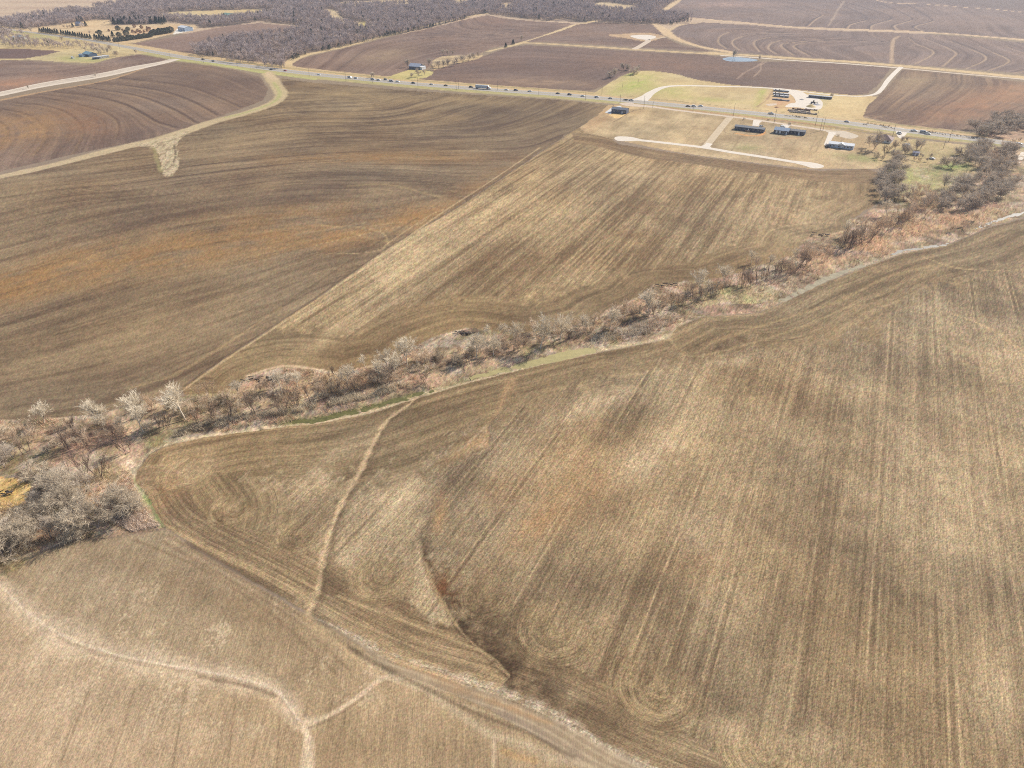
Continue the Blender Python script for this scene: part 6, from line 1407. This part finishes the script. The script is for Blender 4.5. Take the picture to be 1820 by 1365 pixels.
B = building('farmhouse', 1568, 253.5, 13, 11, 2.8, 3.0, (.72, .70, .66), (.24, .15, .125), 'white-walled house with hipped brown roof among bare trees', 'house', hip=True, wins=[(-4, 1.4, .9, 1.3), (0, 1.8, .9, 1.3), (4, 1.4, .9, 1.3)], over=.6)
building('garden_shed', 1626.5, 276.5, 4.6, 3.4, 2.2, .8, (.38, .36, .42), (.42, .40, .45), 'small grey shed below a dense bare tree', 'shed', doors=[0])
building('garden_shed', 1611, 261, 3.4, 2.6, 2, .5, (.6, .6, .58), (.7, .7, .68), 'small white shed near the white gravel patch', 'shed', doors=[0])
B = building('barn', 736, 123.4, 16, 11, 3.6, 3.0, (.12, .14, .2), (.55, .57, .62), 'lone barn with pale grey roof amid bare trees beyond the highway', 'barn', wins=[(-5, 1.4, 1.5, 1.4), (0, 1.4, 1.5, 1.4)], ribs=10)
m = MB(); m.box(8.6, 12, -5, 5, 0, 3.2); m.prism([(8.5, 3.2), (8.5, 4.2), (12.4, 3.2)], -5.3, 5.3); link('lean_to', m.mesh('lean_to', mat('lean_to_white', (.6, .6, .6), .7)), B)
building('pole_shed', 1457, 175, 24, 3.6, 2.4, .25, (.14, .14, .15), (.52, .52, .53), 'long low grey shed behind the gravel yard', 'shed', garage=(), ribs=12)
for u, v, L, lb in [(1388, 163, 17, 'rearmost of three long grey storage trailers on the dirt yard'), (1387.5, 168.6, 17, 'middle one of three long grey storage trailers on the dirt yard'), (1388, 172.6, 16, 'front one of three long grey storage trailers on the dirt yard')]:
    building('storage_trailer', u, v, L, 3.2, 1.5, .12, (.30, .29, .29), (.58, .57, .55), lb, 'trailer', doors=[3], wins=[-6, -2])
# stacks of timber and brick beside the yard
def stack(u, v, L, n, c, label, w=1.4, h=1.3):
    x, y = P(u, v); e = empty('pallet_stack', x, y, 0, road_dir(u)); tag(e, label, 'stack', 'rows of stacked material on the building yard')
    mm = mat('stack_material', c, .9, noise=.3, nscale=1.2); r = random.Random(int(u * 7))
    for k in range(n):
        l_ = L / n
        m = MB(); m.box(-L / 2 + k * l_ + .1, -L / 2 + (k + 1) * l_ - .15, -w / 2, w / 2, .1, .1 + h * r.uniform(.5, 1.1)); link('bundle', m.mesh('bundle', mm), e)
stack(1427, 201.5, 27, 14, (.32, .27, .24), 'front row of brown stacked bundles along the highway side of the yard')
stack(1420, 198.4, 22, 11, (.40, .34, .30), 'second row of grey-brown stacked bundles behind the front row')
stack(1424, 195.5, 18, 8, (.16, .085, .065), 'dark red-brown bundles at the back of the stacked rows')
stack(1442, 195.5, 12, 6, (.28, .22, .19), 'light brown bundles beside the yellow sand pile', 1.4, .9)
stack(1388, 178.5, 18, 9, (.26, .25, .26), 'dark low heap of bundles on the dirt yard below storage trailers', 2.6, 1.2)
def pile(u, v, r_, h, c, label, nm='sand_pile'):
    x, y = P(u, v); m = MB(); n = 18; rr = random.Random(3)
    k = len(m.v); m.v.append((0, 0, h))
    for ring, f in ((.35, .72), (.7, .3), (1.0, -.02)):
        for q in range(n):
            a = q / n * 6.283; w_ = ring * r_ * (1 + rr.uniform(-.12, .12)); m.v.append((math.cos(a) * w_, math.sin(a) * w_, h * f))
    for q in range(n): m.f.append((0, 1 + q, 1 + (q + 1) % n)); m.m.append(0)
    for s_ in range(2):
        for q in range(n): a = 1 + s_ * n + q; b = 1 + s_ * n + (q + 1) % n; m.f.append((a, a + n, b + n, b)); m.m.append(0)
    o = link(nm, m.mesh(nm, mat(nm, c, .95, noise=.2, nscale=1.5), True)); o.location = (x, y, .04); tag(o, label, 'pile')
pile(1441, 189.5, 5, 2.4, (.62, .45, .2), 'yellow sand pile at the front of the gravel yard'); pile(1425, 177, 2.6, .8, (.3, .28, .26), 'small grey gravel heap in the middle of the yard', 'gravel_pile'); pile(1380, 191, 2.2, 1.0, (.35, .18, .1), 'rusty dirt heap left of the stacked rows', 'dirt_pile')
pile(1452, 186, 4, 1.2, (.45, .42, .4), 'grey rubble heap at right in the gravel yard', 'rubble_pile')
# loader in the yard
x, y = P(1445, 184.5); e = empty('wheel_loader', x, y, .04, R(-20), 1.3); tag(e, 'small dark wheel loader with raised arm on the white gravel yard', 'loader')
m = MB(); m.box(-2, .8, -.8, .8, .7, 1.5); link('body', m.mesh('body', PM['dark grey']), e)
m = MB(); m.box(-.5, .6, -.7, .7, 1.5, 2.7); link('cab', m.mesh('cab', GLASS), e)
m = MB(); m.box(.8, 3.0, -.5, -.35, 1.2, 1.5); m.box(.8, 3.0, .35, .5, 1.2, 1.5); link('arm', m.mesh('arm', PM['brown']), e)
m = MB(); m.prism([(2.9, .5), (2.9, 1.7), (3.1, 1.7), (3.1, .8), (3.9, .6), (3.9, .45)], -1.2, 1.2); link('bucket', m.mesh('bucket', PM['grey']), e)
wheels(e, (-1.3, 1.1), 1.1, .6, .4)
for q, (u, v, c, k) in enumerate([(1412, 245, 'black', 'car'), (1391, 226.5, 'white', 'suv'), (1353, 225.2, 'white', 'car'), (1471, 262, 'dark grey', 'pickup'), (1598, 238, 'white', 'pickup'), (1656, 283, 'white', 'car')][1:]):
    e = vehicle(k, c, u, v, rz=R(30 * q), z=.05)
    tag(e, ['white car parked behind the blue-roofed house', 'white car parked at the right end of the long shade-darkened mobile home', 'dark pickup parked by the deck of the white mobile home', 'white pickup on the white gravel patch by the brown-roofed house', 'white car parked at the bushes right of the grey shed'][q], 'car', 'parked vehicles near the houses')
# trash cart like dumpsters and small posts beside the lane
for u, v, lb in [(1090, 189, 'small dark utility box behind the slate blue roofed building'), (1404, 221.2, 'small dark mailbox stand by the second driveway'), (1322, 213.4, 'small dark mailbox stand left of the first driveway')]:
    x, y = P(u, v); e = empty('mailbox', x, y, 0, road_dir(u)); tag(e, lb, 'mailbox')
    m = MB(); m.box(-.06, .06, -.06, .06, 0, 1.0); link('post', m.mesh('post', BARK_DARK), e)
    m = MB(); m.prism([(-.5, 1.0), (-.5, 1.35), (-.25, 1.5), (.25, 1.5), (.5, 1.35), (.5, 1.0)], -.4, .4); link('box', m.mesh('box', PM['dark grey']), e)
# upper-left farms
FZ = road_dir(120)
building('farmhouse', 34, 69, 15, 9, 3, 2, (.65, .65, .63), (.34, .47, .52), 'house with light teal roof in the trees at far left', 'house', wins=[-4, 0, 4])
building('garage', 24, 68, 6, 6, 2.6, 1, (.7, .7, .68), (.72, .7, .68), 'small white garage beside the teal-roofed house', 'shed')
building('farmhouse', 153, 100, 20, 12, 3.2, 2.5, (.10, .15, .24), (.28, .42, .46), 'house with blue-green roof beside the row of white trailers', 'house', wins=[(-5, 1.4, 1, 1.3), (0, 1.4, 1, 1.3), (4, 1.4, 1, 1.3)])
building('farm_shed', 143, 101, 8, 6, 2.6, 1.2, (.2, .28, .38), (.3, .36, .42), 'blue shed left of the blue-green roofed house', 'shed', doors=[0])
building('farm_shed', 128, 104, 4, 3, 2, .6, (.6, .6, .6), (.7, .7, .7), 'tiny pale shed on the green yard left of the blue shed', 'shed')
for q in range(5):
    building('camper_trailer', 170.5 + q * 4.6, 105.6 - q * .75, 8.5, 2.6, 2.9, .15, (.72, .72, .7) if q else (.06, .08, .14), (.62, .64, .68), '%s, %s from the left in the farm row' % ('dark blue box trailer' if q == 0 else 'white camper trailer', nth(q)), 'trailer', rz=FZ + R(62), wins=[(-2, .9, 1.3, .8), (2, .9, 1.3, .8)])
B = building('farmhouse', 138, 46, 16, 9, 4.0, 3, (.55, .5, .48), (.42, .40, .42), 'grey two-storey farmhouse behind the cedar windbreak', 'house', wins=[-4, 0, 4])
building('machine_hall', 323, 55.2, 24, 16, 6, 2.2, (.38, .48, .60), (.80, .80, .79), 'large white machine hall on the white pad by the orchard', 'building', garage=[(-6, 6, 4.5), (4, 6, 4.5)])
building('tan_shed', 290, 54, 12, 5, 2.4, .8, (.35, .15, .1), (.42, .2, .14), 'low rusty red shed between the orchard and the white hall', 'shed')
building('green_barn', 403, 31.5, 30, 16, 5, 3.5, (.55, .55, .5), (.30, .45, .34), 'barn with pale green roof on the tan clearing', 'barn')
# ================================================================== POWER POLES
POLEM = mat('pole_wood', (.16, .13, .11), .9, noise=.2, nscale=2)
def pole(u, v, h, label, rz=None, r=.17, arm=2.4):
    x, y = P(u, v); a = road_dir(min(max(u, 0), 1810)) if rz is None else rz
    e = empty('power_pole', x, y, 0, a)
    tag(e, label, 'pole', 'wooden power poles along the highway')
    m = MB(); m.tube([(0, 0, -.3), (0, 0, h)], [r, r * .65], 7); link('post', m.mesh('post', POLEM), e)
    m = MB(); m.box(-.06, .06, -arm / 2, arm / 2, h - 1.0, h - .85); ca = link('crossarm', m.mesh('crossarm', POLEM), e)
    for s in (-1, 0, 1):
        m = MB(); m.tube([(0, s * arm * .45, h - .85), (0, s * arm * .45, h - .6)], [.05, .07], 5); link('insulator', m.mesh('insulator', RIM), ca)
PL = [(213, 87, 10), (303, 104, 10), (362, 112, 10), (422, 119, 11), (550, 136, 10), (615, 145, 11), (662, 148, 10), (743, 155.5, 11), (811, 159.5, 13), (815, 158.5, 12), (884, 160.5, 10), (957.5, 169, 11), (1040.5, 178, 12), (1069.5, 169, 9), (1102, 183.5, 9), (1144, 193.5, 13), (1160, 191.5, 6), (1231.5, 198.5, 6), (1303, 206.5, 12), (1375.5, 219.5, 13), (1449, 223, 13), (1586, 243, 10), (1676, 265, 8), (1686, 252, 10), (1799, 266, 9)]
for q, (u, v, h) in enumerate(PL): pole(u, v, h, 'wooden power pole beside the highway, %s pole from the left' % nth(q))
for q, (u, v) in enumerate([(1457.5, 232.5), (1462.5, 231.5)]):
    pole(u, v, 12, '%s of the two taller poles with orange bases by the lane' % ('left one', 'right one')[q])
# ================================================================== HAZE
mh = bpy.data.materials.new('haze'); mh.use_nodes = True
for n_ in list(mh.node_tree.nodes):
    if n_.type == 'BSDF_PRINCIPLED': mh.node_tree.nodes.remove(n_)
pv = mh.node_tree.nodes.new('ShaderNodeVolumePrincipled')
pv.inputs['Color'].default_value = (.78, .84, 1.0, 1); pv.inputs['Density'].default_value = .00009; pv.inputs['Anisotropy'].default_value = .2
mh.node_tree.links.new(pv.outputs[0], mh.node_tree.nodes['Material Output'].inputs['Volume'])
if True:
    m = MB(); m.box(-9000, 9000, -2500, 30000, -3.0, 175); o = link('haze', m.mesh('haze', mh)); o['kind'] = 'stuff'; o['label'] = 'thin pale haze over the whole plain'
